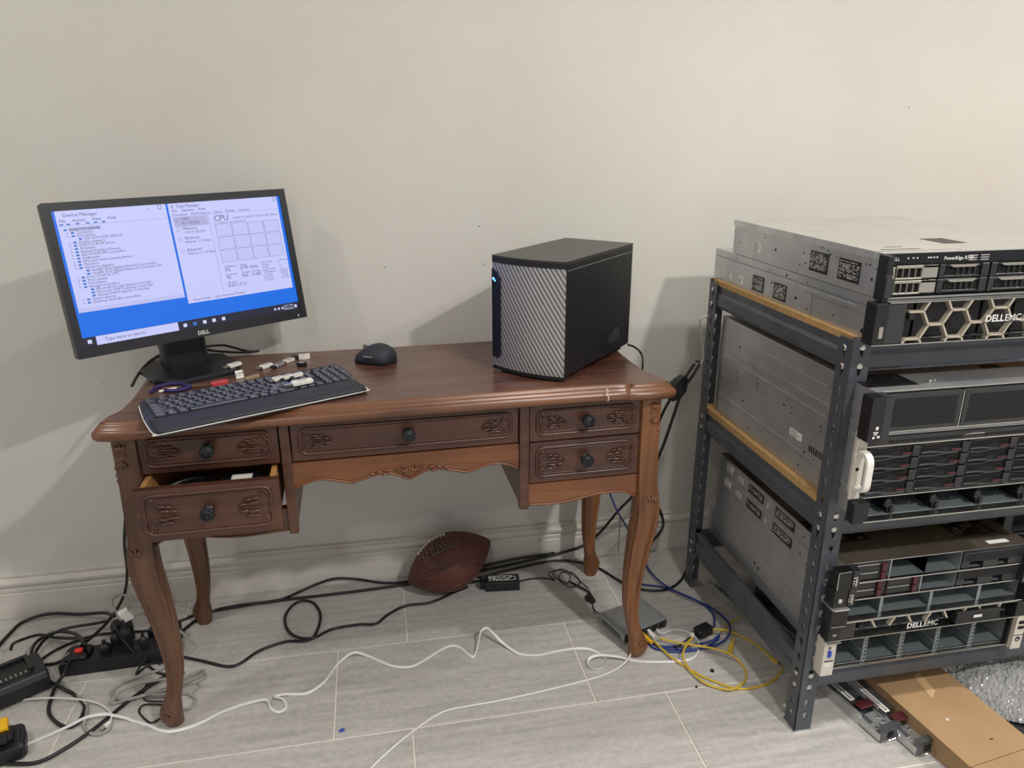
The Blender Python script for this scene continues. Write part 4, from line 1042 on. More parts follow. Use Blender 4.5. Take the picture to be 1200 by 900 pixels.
for sgn in (0, 1):
    x0, x1 = (-.031, -.003) if not sgn else (SWD + .001, SWD + .026)
    o = MB().box(x0, x1, -.020, .018, -.006, H5 - .002).build('ear', 'ear_beige', s5, bevel=.001)
    MB().box(x0 - .0002, x1 + .0002, -.0204, -.014, H5 - .003, H5 - .0018).build('edge_strip', 'lip', o)
    if not sgn:
        MB().box(x0 + .008, x1 - .006, -.021, -.020, .040, .062).build('port_plate', 'galv', o, bevel=.0005)
        MB().prism([(x0 + .010, .043), (x0 + .016, .045), (x0 + .016, .058), (x0 + .010, .060)], -.0235, -.021, 'y').build('display_port', 'vga_blue', o)
        MB().cyl((x0 + .012, -.022, .066), (x0 + .012, -.020, .066), .0022, n=8).box(x0 + .004, x1 - .004, -.0212, -.020, .031, .033).build('mark', 'dark_void', o)
        MB().box(x0 + .004, x1 - .008, -.0208, -.020, .018, .029).build('label', 'label_white', o)
    else:
        MB().box(x0 + .006, x1 - .006, -.0212, -.020, .060, .068).box(x0 + .006, x1 - .004, -.0212, -.020, .047, .054).box(x0 - .0, x1, -.0206, -.020, .030, .0315).build('usb_port', 'dark_void', o)
        MB().lathe([(.0062, 0), (.0062, .0008), (.0045, .0008)], M=Matrix.Translation(((x0 + x1) / 2, -.020, .020)) @ Matrix.Rotation(R(90), 4, 'X'), n=16).build('round_mark', 'dark_void', o)
        b = MB(); b.mesh(text_mesh('hp', bold=.02), face_front((x0 + x1) / 2 - .0042, -.0212, .0178, .0072)); b.build('print', 'label_white', o)
        MB().box(SWD - .006, SWD, -.01, .0, .002, H5 - .004).build('inner_ear', 'sr_black', s5)
H4 = .0425
s4 = srv('one-unit server with hexagon front grille on the bottom shelf, above the empty-bay server', BX0, BY + .002, zz + H5)
shell(s4, H4 - .001, .56)
hex_bezel(s4, H4, d=.026, partial=True, x0=-.030, x1=SWD + .010, panel=.062)
MB().box(-.030, .000, -.030, -.001, -.0022, -.0006).box(-.028, .002, -.030, .0, H4 - .004, H4 - .0025).build('ear_bracket', 'lip', s4)
MB().box(.268, .375, -.030, -.012, .006, H4 - .008).build('info_panel', 'sr_black', s4, bevel=.001); MB().box(.31, .33, -.0305, -.030, .018, .024).build('info_mark', 'label_white', s4)
H3 = .0540
s3 = srv('open one-unit server with an empty bay and silver front lip, middle of the bottom shelf', BX0, BY - .004, zz + H5 + H4)
shell(s3, H3 - .012, .56, depth=.16); ears(s3, H3 - .013, w=.034, d=.026)
MB().box(-.0355, .003, -.0275, .006, H3 - .0135, H3 - .012).box(-.0295, .003, -.0278, -.0265, H3 - .016, H3 - .012).build('ear_bracket', 'galv', s3)
MB().box(-.018, SWD + .006, -.018, 0, -.0006, .0020).build('bottom_strip', 'lip', s3)
vents(s3, .01, SWD - .05, .028, .036, 60, 1, y=.03); 
for i in range(3):
    x = .100 + i * .118; MB().box(x, x + .002, .0, .06, .002, H3 - .014).box(x - .006, x, -.001, .0, .002, H3 - .014).build('bay_divider', 'bay_steel', s3)
    MB().box(x - .085, x - .015, .05, .052, .002, .010).build('pressing', 'galv', s3)
H2_ = .044
def hpe(label, y, z, H, top=False, drives=3):
    t = srv(label, BX0 - .002, y, z); shell(t, H - .001, .56, depth=.10)
    e = ears(t, H - .002, w=.030, d=.024)
    MB().box(-.0, .018, -.024, -.002, .001, H - .003).build('ear_face', 'sr_grey', t)
    b = MB(); b.box(.003, .008, -.0245, -.024, .012, .0135).box(.003, .014, -.0245, -.024, .018, .019).cyl((.006, -.0245, .026), (.006, -.024, .026), .0018, n=8).box(.010, .0125, -.0245, -.024, .006, .028); b.build('status_icons', 'ear_beige', t)
    MB().box(-.002, SWD, -.008, 0, -.0004, .0018).build('bottom_strip', 'lip', t)
    for i in range(3):
        x0 = .022 + i * .083
        if i >= drives:
            MB().box(x0 + .082, x0 + .084, 0, .08, .002, H - .003).build('bay_divider', 'galv', t); MB().box(x0 - .001, x0 + .001, 0, .08, .002, H - .003).build('bay_divider', 'galv', t); continue
        for k in range(2):
            z0 = .003 + k * (H - .006) / 2; h = (H - .008) / 2
            o = MB().box(x0, x0 + .080, -.003, .03, z0, z0 + h).build('drive_carrier', 'sr_carrier', t, bevel=.0008, seg=1)
            MB().box(x0 + .058, x0 + .068, -.008, -.003, z0 + .001, z0 + h - .001).build('red_tab', 'maroon', o)
            b = MB()
            for j in range(10): b.box(x0 + .004 + j * .005, x0 + .0072 + j * .005, -.0034, -.003, z0 + h - .004, z0 + h - .0015)
            b.build('vent', 'label_white' if 0 else 'galv', o)
    x0, x1 = .272, SWD - .016
    g_ = MB().box(x0, x1, -.006, .02, H * .42, H - .004).box(x0, x0 + .018, -.004, .02, .003, H * .42).box(x0 + .05, x0 + .085, -.006, .02, .003, H * .40).box(x1 - .035, x1, -.006, .02, .003, H * .40).build('vent_panel', 'sr_grey', t)
    vents(g_, x0 + .003, x1 - .003, H * .46, H - .006, 30, 4, y=-.0066)
    MB().box(SWD - .014, SWD + .001, -.020, -.002, .001, H - .003).build('ear_face', 'sr_grey', t)
    b = MB()
    for k in range(9): b.box(SWD - .012 + (k % 3) * .004, SWD - .010 + (k % 3) * .004, -.0205, -.020, .006 + (k // 3) * .010, .010 + (k // 3) * .010)
    b.build('port', 'dark_void' if 0 else 'galv', t)
    return t
z_ = zz + H5 + H4 + H3 - .011
s2 = hpe('black server with red drive tabs directly above the open-bay server on the bottom shelf', BY - .002, z_, H2_, drives=2)
MB().lathe([(.0055, 0), (.0055, .004), (.0035, .006), (.0005, .006)], M=Matrix.Translation((-.018, -.024, .018)) @ Matrix.Rotation(R(90), 4, 'X'), n=14).build('thumbscrew', 'lip', s2)
s1 = hpe('black server with dull lid, uppermost of the stack on the bottom shelf', BY - .006, z_ + H2_, .0445, drives=1)
MB().tube([(-.030, -.0245, .002), (-.0305, -.0245, .041), (-.004, -.0245, .0425)], .0011, n=5, sm=False).build('ear_trim', 'lip', s1)
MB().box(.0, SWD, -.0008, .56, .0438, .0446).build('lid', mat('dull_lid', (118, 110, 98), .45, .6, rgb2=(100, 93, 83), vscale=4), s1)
for x0, x1, y0, y1 in ((-.0, .11, .075, .175), (.30, .40, .05, .13)):
    o = MB().box(x0, x1, y0, y1, .0446, .0452).build('label', 'label_black', s1); b = MB()
    for k in range(34):
        x = random.uniform(x0 + .004, x1 - .018); y = random.uniform(y0 + .004, y1 - .004); b.box(x, x + random.uniform(.004, .014), y, y + .0016, .0452, .0455)
    b.build('print', 'carrier_lt', o)
MB().box(.345, .395, .012, .024, .0446, .0451).build('label', 'label_white', s1)
b = MB()
for x, y in ((.02, .03), (.06, .045), (.11, .05), (.15, .055), (.2, .05), (.26, .06)): b.cyl((x, y, .0446), (x, y, .0466), .0022, n=8)
b.build('rivet', 'lip', s1)
# sides of the bottom stack: labels in two rows
for sv, H_ in ((s1, .044), (s2, .044)):
    side_bits(sv, [('label', .52, .012, .034, .020, 'label_white'), ('label', .455, .012, .026, .014, 'label_white'), ('label', .40, .008, .075, .024, 'label_black'), ('label', .27, .008, .085, .026, 'label_black'), ('hole', .48, .020, .003), ('hole', .15, .02, .0025), ('hole', .12, .03, .002)])
    MB().box(-.0022, 0, .305, .318, .010, .026).build('clip', 'lip', sv)
    b = MB()
    for k in range(5): b.box(-.0006, 0, .04 + k * .018, .052 + k * .018, .008 + k % 2 * .006, .012 + k % 2 * .006)
    b.build('slots', 'dark_void', sv)
for sv, hh in ((s1, .0015), (s1, .040), (s2, .002), (s3, .008), (s3, .034), (s4, .020), (s5, .06), (s5, .03)):
    MB().box(-.0014, 0, .01, .55, hh, hh + .0018).build('side_seam', 'galv', sv)
side_bits(s5, [('hole', .33, .05, .004), ('hole', .31, .046, .004), ('hole', .12, .03, .004), ('hole', .42, .03, .003), ('hole', .2, .06, .003), ('hole', .06, .05, .0025)])

# darker neighbours further along the shelves
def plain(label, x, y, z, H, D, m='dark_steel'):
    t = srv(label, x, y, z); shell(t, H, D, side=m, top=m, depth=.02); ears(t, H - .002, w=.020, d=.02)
    side_bits(t, [('hole', .1 + .12 * k, H * (.3 + .2 * (k % 3)), .004) for k in range(4)])
    return t
plain('dark steel server side at the right edge of the bottom shelf, upper one', 1.42, -.66, SHELF[1] + .19 + .001, .14, .44)
plain('dark steel server at the right edge of the bottom shelf, lower one', 1.42, -.67, SHELF[1] + .0005, .188, .45)
plain('dark steel server at the right edge of the middle shelf', 1.42, -.66, SHELF[2] + .0005, .235, .44)

# ---------------------------------------------------------------- things on the floor
fb = thing('football', 'brown leather football leaning on the baseboard under the desk', 'ball', (.163, -.104, .0905), rot=(0, -.43, 0))
RL, RR_ = .133, .0845
def fr_at(u): return RR_ * (1 - (abs(u) / RL) ** 1.75) ** .80 if abs(u) < RL else 0
mb = MB(); rings = []
for i in range(41):
    u = RL * math.sin(-math.pi / 2 + math.pi * i / 40) * .9995; r = fr_at(u)
    rings.append([(u, r * math.cos(2 * math.pi * j / 48), r * math.sin(2 * math.pi * j / 48)) for j in range(48)])
mb.loft(rings); mb.build('leather_shell', 'leather', fb, smooth=True)
# angle convention: 0 = up (+z), positive turns towards the viewer (-y)
def bp_(u, a, off=0): r = fr_at(u) + off; return Vector((u, -r * math.sin(a), r * math.cos(a)))
LA = R(-9)
for a in (LA, LA + math.pi / 2, LA + math.pi, LA - math.pi / 2):
    MB().tube([bp_(-RL * .97 + RL * 1.94 * i / 30, a + 0, .0001) for i in range(31)], .0011, n=5, sm=False).build('seam', 'leather', fb, smooth=True)
b = MB(); b.tube([bp_(-.068 + .095 * i / 10, LA, .0016) for i in range(11)], .002, n=6, sm=False)
lc = b.build('lacing', 'laces', fb, smooth=True)
for k in range(9):
    u = -.066 + .0114 * k; MB().tube([bp_(u, LA - .12, .0008), bp_(u, LA - .06, .0030), bp_(u, LA, .004), bp_(u, LA + .06, .0030), bp_(u, LA + .12, .0008)], .0018, n=6, sm=False).build('lace', 'laces', fb, smooth=True)
def ball_text(s, u0, a0, size, m, off, bold=0, shear=.0):
    me = text_mesh(s, bold=bold); b = MB(); w = text_width(s)
    vs = [b.bm.verts.new(bp_(u0 + (v.co.x - w / 2) * size, a0 - v.co.y * size / RR_, off)) for v in me.vertices]
    for p in me.polygons: b.face([vs[i] for i in p.vertices])
    return b.build('lettering', m, fb)
ball_text('Wilson', -.008, LA + .74, .040, 'beige_wood', .0009, bold=.05)
ball_text('Wilson', -.008, LA + .74, .040, 'label_black', .0013, bold=.02)
ball_text('O F F I C I A L', -.015, LA + 1.05, .009, 'label_black', .001)
ball_text('COMPOSITE   LEATHER', -.015, LA + 1.2, .010, 'label_black', .001); ball_text('ALL PURPOSE   LEAGUE', -.012, LA + 1.34, .010, 'label_black', .001)
b = MB(); random.seed(3)
for k in range(16):
    u = random.uniform(-.115, .1); a = LA + random.uniform(1.0, 2.6); dd = random.uniform(.003, .012); b.tube([bp_(u, a, .0001), bp_(u + dd, a - .05, .0002), bp_(u + dd * 1.8, a - .06, .0001)], [.0001, .0006, .0001], n=4)
b.build('scuffs', 'beige_wood', fb)

# silver switch box
rt = thing('network_switch', 'flat silver network switch box on the floor behind the front right desk leg', 'network box', (.579, -.441, 0), R(19))
MB().box(0, .145, 0, .108, .003, .031).build('case', 'silver_box', rt, bevel=.002)
MB().box(-.0005, 0, .015, .095, .010, .014).box(-.0005, 0, .015, .095, .018, .022).box(.002, .143, -.0006, 0, .006, .028).build('port_panel', 'sr_grey', rt)
for k in range(5):
    x = .028 + k * .0225
    MB().box(x, x + .015, -.0012, -.0004, .009, .024).build('port', 'dark_void', rt)
MB().box(.031, .034, -.0014, -.001, .0255, .0275).build('status_light', 'green_led', rt)
MB().box(.01, .02, .01, .02, 0, .003).box(.125, .135, .01, .02, 0, .003).box(.01, .02, .088, .098, 0, .003).box(.125, .135, .088, .098, 0, .003).build('rubber_foot', 'black_plastic', rt)

# power adapter
ad = thing('power_adapter', 'black power brick with printed label beside the football', 'adapter', (.262, -.142, 0), R(-6))
MB().box(0, .100, 0, .044, 0, .030).build('case', 'black_plastic', ad, bevel=.0025)
MB().box(-.016, .001, .010, .034, .004, .026).build('socket', 'black_gloss', ad, bevel=.001)
o = MB().box(.006, .094, .006, .038, .030, .0304).build('label', 'black_gloss', ad); b = MB(); random.seed(9)
for k in range(6):
    x = .010
    while x < .086:
        l_ = random.uniform(.003, .012)
        if random.random() < .8: b.box(x, min(x + l_, .09), .010 + k * .0045, .0125 + k * .0045, .0304, .0306)
        x += l_ + .002
b.build('print', 'label_white', o)

# power strip
ps = thing('power_strip', 'black power strip with red lit switch, full of plugs, behind the left desk leg', 'power strip', (-.812, -.296, 0), R(2))
MB().loft([[(x + .125, y + .032, z) for x, y in rrect(.262 * s, .064 * s, .006, 3)] for s, z in ((1, 0), (1, .026), (.97, .034), (.95, .036))]).build('body', 'black_plastic', ps)
MB().loft([[(x + .034, y + .034, z) for x, y in rrect(.060 * s, .056 * s, .014, 4)] for s, z in ((1, .034), (.98, .042), (.9, .045))]).build('switch_housing', 'black_gloss', ps)
MB().box(.026, .043, .028, .042, .0445, .0495).build('switch', 'red_led', ps, bevel=.0015)
for k in range(4):
    x = .090 + k * .040
    MB().box(x, x + .003, .016, .024, .036, .0366).box(x + .010, x + .013, .016, .024, .036, .0366).cyl((x + .0065, .033, .036), (x + .0065, .033, .0366), .0026, n=8).build('socket', 'dark_void', ps)
b = MB(); b.mesh(text_mesh('RESET'), face_up(.008, .018, .0455, .006, R(60))); b.build('print', 'label_white', ps)
def plug(label, x, y, z, h, w, a=0, tilt=0, m='black_plastic', cat='plug', name='plug'):
    t = tag(MB().loft([[(px, py, zz_) for px, py in rrect(ww, ww * .8, ww * .25, 3)] for ww, zz_ in ((w, 0), (w, h * .45), (w * .75, h * .6), (w * .38, h * .7), (w * .34, h))]).build(name, m, loc=(x, y, z), rot=(tilt, 0, a), smooth=False), label, cat)
    return t
plug('black angled plug in the strip nearest the red switch', -.718, -.262, .037, .032, .026, .3)
plug('black upright plug second from the red switch on the strip', -.700, -.238, .037, .045, .022, .1)
plug('thick black plug in the middle of the power strip', -.672, -.244, .037, .075, .026, .2, .1)
plug('small black plug below the white plug tag on the strip', -.628, -.258, .037, .038, .02, .4)
b = MB().loft([[(x, y, z) for x, y in rrect(.05 * s, .035 * s, .008, 3)] for s, z in ((.9, 0), (1, .01), (1, .05), (.85, .062))]); tag(b.build('power_adapter', 'black_plastic', loc=(-.702, -.180, 0.001), rot=(.0, 0, .5), smooth=False), 'chunky black plug adapter standing behind the power strip', 'adapter')
b = MB().loft([[(x, y, z) for x, y in rrect(.075 * s, .045 * s, .008, 3)] for s, z in ((.95, 0), (1, .006), (1, .044), (.92, .052))]); tag(b.build('power_adapter', 'black_gloss', loc=(-.592, -.205, 0.001), rot=(0, 0, -.1), smooth=False), 'flat black power adapter behind the right end of the strip', 'adapter')
b = MB().box(-.012, .012, -.006, .006, -.014, .022); tag(b.build('plug', 'white_plastic', loc=(-.664, -.236, .115), rot=(.2, -.35, .3), bevel=.002), 'white rectangular plug head above the power strip', 'plug')
b = MB().box(-.012, .012, -.010, .010, 0, .022); tag(b.build('plug', 'black_plastic', loc=(-.628, -.105, .001), rot=(0, 0, .2), bevel=.003), 'black plug lying on the floor behind the power strip by the baseboard', 'plug')

# battery charger and tool battery at the left edge
ch = thing('battery_charger', 'black battery charger with a sloped top and slots at the left edge of the floor', 'charger', (-.905, -.315, 0), R(33))
mb = MB(); mb.prism([(-.060, 0), (.064, 0), (.068, .02), (.060, .036), (.050, .042), (-.058, .056), (-.066, .04), (-.066, .01)], -.085, .062, 'x', M=Matrix.Rotation(0, 4, 'Z')); mb.build('body', 'black_plastic', ch, bevel=.006, seg=3)
mb = MB().box(-.050, .046, -.040, .038, .0, .006); mb.move(Matrix.Translation((-.008, -.002, .0475)) @ Matrix.Rotation(R(-5.5), 4, 'X')); mb.build('dock', 'sr_black', ch, bevel=.002)
mb = MB().box(-.050, -.040, -.040, .038, .0, .010).box(.036, .046, -.040, .038, 0, .010).box(-.04, .036, .026, .038, 0, .010); mb.move(Matrix.Translation((-.008, -.002, .052)) @ Matrix.Rotation(R(-5.5), 4, 'X')); mb.build('dock_rail', 'black_gloss', ch, bevel=.002)
for k in range(6):
    MB().box(-.030 + k * .010, -.0275 + k * .010, -.040, -.030, .0555, .0575).build('contact', 'lip', ch)
MB().box(-.088, -.084, -.03, .0, .012, .03).build('warning_label', 'yellow_plastic', ch)
tb = thing('tool_battery', 'black and yellow power tool battery at the lower left corner', 'battery', (-.858, -.535, 0), R(22))
MB().loft([[(x, y, z) for x, y in rrect(.118 * s, .078 * s, .012, 4)] for s, z in ((.94, 0), (1, .006), (1, .030), (.94, .036))]).build('body', 'black_plastic', tb)
MB().box(-.055, .040, -.022, .022, .034, .050).box(-.05, .03, -.030, .030, .046, .052).build('slide_rail', 'black_gloss', tb, bevel=.002)
MB().box(-.06, .030, .014, .040, .030, .044).build('yellow_trim', 'yellow_plastic', tb, bevel=.003)
MB().box(-.025, .032, .006, .044, .034, .060).build('yellow_trim', 'yellow_plastic', tb, bevel=.003)
MB().tube([(.050, -.034, .030), (.056, .0, .034), (.050, .034, .030)], .006, n=8).build('latch', 'black_plastic', tb, smooth=True)

# box and rails on the floor under the shelving
bx = thing('cardboard_box', 'long flat brown cardboard box on the floor under the shelving', 'box', (1.116, -.991, 0), 0)
def quad(z0, z1, P, m, name): MB().prism(P, z0, z1).build(name, m, bx, bevel=.001)
P_ = [(0.018, -.07), (.205, -.046), (.178, .024), (.156, .262), (.152, .48), (-.030, .47), (-.030, .25)]
quad(.001, .050, P_, 'cardboard', 'carton')
quad(.052, .0545, [(0, .0), (.178, .024), (.157, .25), (.152, .482), (-.031, .472), (-.031, .25)], 'cardboard', 'lid_flap')
quad(.0545, .0549, [(.06, .18), (.085, .20), (.09, .26), (.07, .25)], 'tape', 'tape_remnant')
MB().box(.045, .050, .115, .122, .0545, .0552).build('chip', 'white_plastic', bx); MB().box(.094, .102, .052, .0545, .0545, .0551).build('dent', 'dark_void', bx)
def rail(label, x, y, a, L_=.62):
    t = thing('slide_rail', label, 'rail', (x, y + .04, 0), a)
    MB().prism([(-.030, 0), (.026, 0), (.026, .036), (.022, .036), (.022, .004), (-.024, .004), (-.024, .030), (-.030, .030)], .055, L_, 'y').build('channel', 'galv', t)
    MB().prism([(-.022, .006), (.020, .006), (.020, .030), (.016, .030), (.016, .010), (-.016, .010), (-.016, .026), (-.022, .026)], .03, L_ - .02, 'y').build('inner_channel', 'dark_steel', t)
    MB().box(-.028, .024, .0, .06, .004, .022).build('end_bracket', 'galv', t, bevel=.001)
    MB().box(-.026, .028, -.004, .002, .004, .036).box(-.026, .028, -.004, .010, .034, .037).build('latch_plate', 'dark_steel', t)
    MB().box(-.010, .006, -.005, -.0035, .010, .026).build('latch_hole', 'dark_void', t)
    MB().tube([(-.016, -.005, .010), (-.016, -.014, .016), (.0, -.016, .018), (.014, -.014, .016), (.014, -.005, .026)], .0015, n=6).build('wire_latch', 'chrome', t)
    MB().box(-.022, .020, .060, .082, .0365, .0382).build('touch_tab', 'maroon', t, bevel=.001)
    o = MB().box(-.018, -.004, .095, .215, .0305, .0315).build('label_strip', 'label_white', t); b = MB()
    for k in range(22): b.box(-.014, -.008, .100 + k * .005, .1025 + k * .005, .0315, .0318)
    b.build('print', 'ink', o)
    b = MB(); random.seed(int(x * 999))
    for k in range(9): u = random.uniform(-.02, .018); v = random.uniform(.012, .05); b.cyl((u, v, .022), (u, v, .0235), .0026, n=8)
    b.build('rivet', 'lip', t)
    MB().box(-.0215, .0215, .10, .5, .0290, .0305).build('top_plate', 'dark_steel', t)
    return t
rail('silver server slide rail with maroon tab on the floor beside the shelving leg', 1.046, -.890, R(11))
rail('silver server slide rail with maroon tab on the floor against the cardboard box', 1.098, -.938, R(9))
# bubble wrap: crumpled sheet
from mathutils import noise
mb = MB(); nx, ny = 150, 130; vs = {}
cxb, cyb = 1.452, -.72
for i in range(nx):
    for j in range(ny):
        u = i / (nx - 1) * 2 - 1; v = j / (ny - 1) * 2 - 1; r = math.sqrt(u * u + v * v) * (1 + .12 * noise.noise(Vector((u * 2, v * 2, 3))))
        x = cxb + u * .215; y = cyb + v * .20
        hgt = .020 + .055 * max(0, 1 - r ** 2.6) + .016 * noise.noise(Vector((x * 14, y * 14, 0))) + .006 * abs(noise.noise(Vector((x * 55, y * 55, 5)))) + .0065 * noise.noise(Vector((x * 170, y * 170, 9)))
        vs[i, j] = (mb.bm.verts.new((x, y, max(hgt, .012))), r)
for i in range(nx - 1):
    for j in range(ny - 1):
        q = [vs[i, j], vs[i + 1, j], vs[i + 1, j + 1], vs[i, j + 1]]
        if all(k[1] < 1.02 for k in q): mb.face([k[0] for k in q])
o = mb.build('bubble_wrap', 'bubble_film', smooth=False); md = o.modifiers.new('thick', 'SOLIDIFY'); md.thickness = .0012; tag(o, 'crumpled clear bubble wrap on the floor right of the cardboard box', 'bubble wrap')
mb = MB(); rings = []
mb.prism([(1.300, -.985), (1.345, -1.0), (1.48, -.93), (1.50, -.80), (1.33, -.84), (1.288, -.872)], .001, .016); tag(mb.build('foam_sheet', 'foam', bevel=.003), 'dark grey foam sheet lying under the bubble wrap by the box', 'foam')
mb = MB().box(-.03, .03, -.02, .02, 0, .02).box(-.02, .0, -.03, -.02, .004, .016); tag(mb.build('connector', 'blue_bit', loc=(1.268, -.846, .0175 + .0), rz=.5, bevel=.002), 'blue and black connector poking out between box and bubble wrap', 'connector')
mb = MB().box(-.05, .05, -.012, .012, 0, .014); tag(mb.build('bracket', 'sr_black', loc=(1.302, -.800, .0005), rz=-.6, bevel=.002), 'black metal bracket between the box and the bubble wrap', 'bracket')
mb = MB().box(-.035, .035, -.03, .03, 0, .0006); tag(mb.build('plastic_bag', 'ear_beige', loc=(1.345, -1.035, .0005), rz=.4), 'pale scrap of packaging on the floor at the right edge', 'packaging')
# tiny litter on the floor
tag(MB().loft([[(x, y, z) for x, y in rrect(.012 * s, .007 * s, .002, 2)] for s, z in ((1, 0), (1, .003), (.7, .005))]).build('debris', 'blue_bit', loc=(-.133, -.6, 0), rz=.4), 'tiny blue plastic cap on the light floor tiles', 'debris')

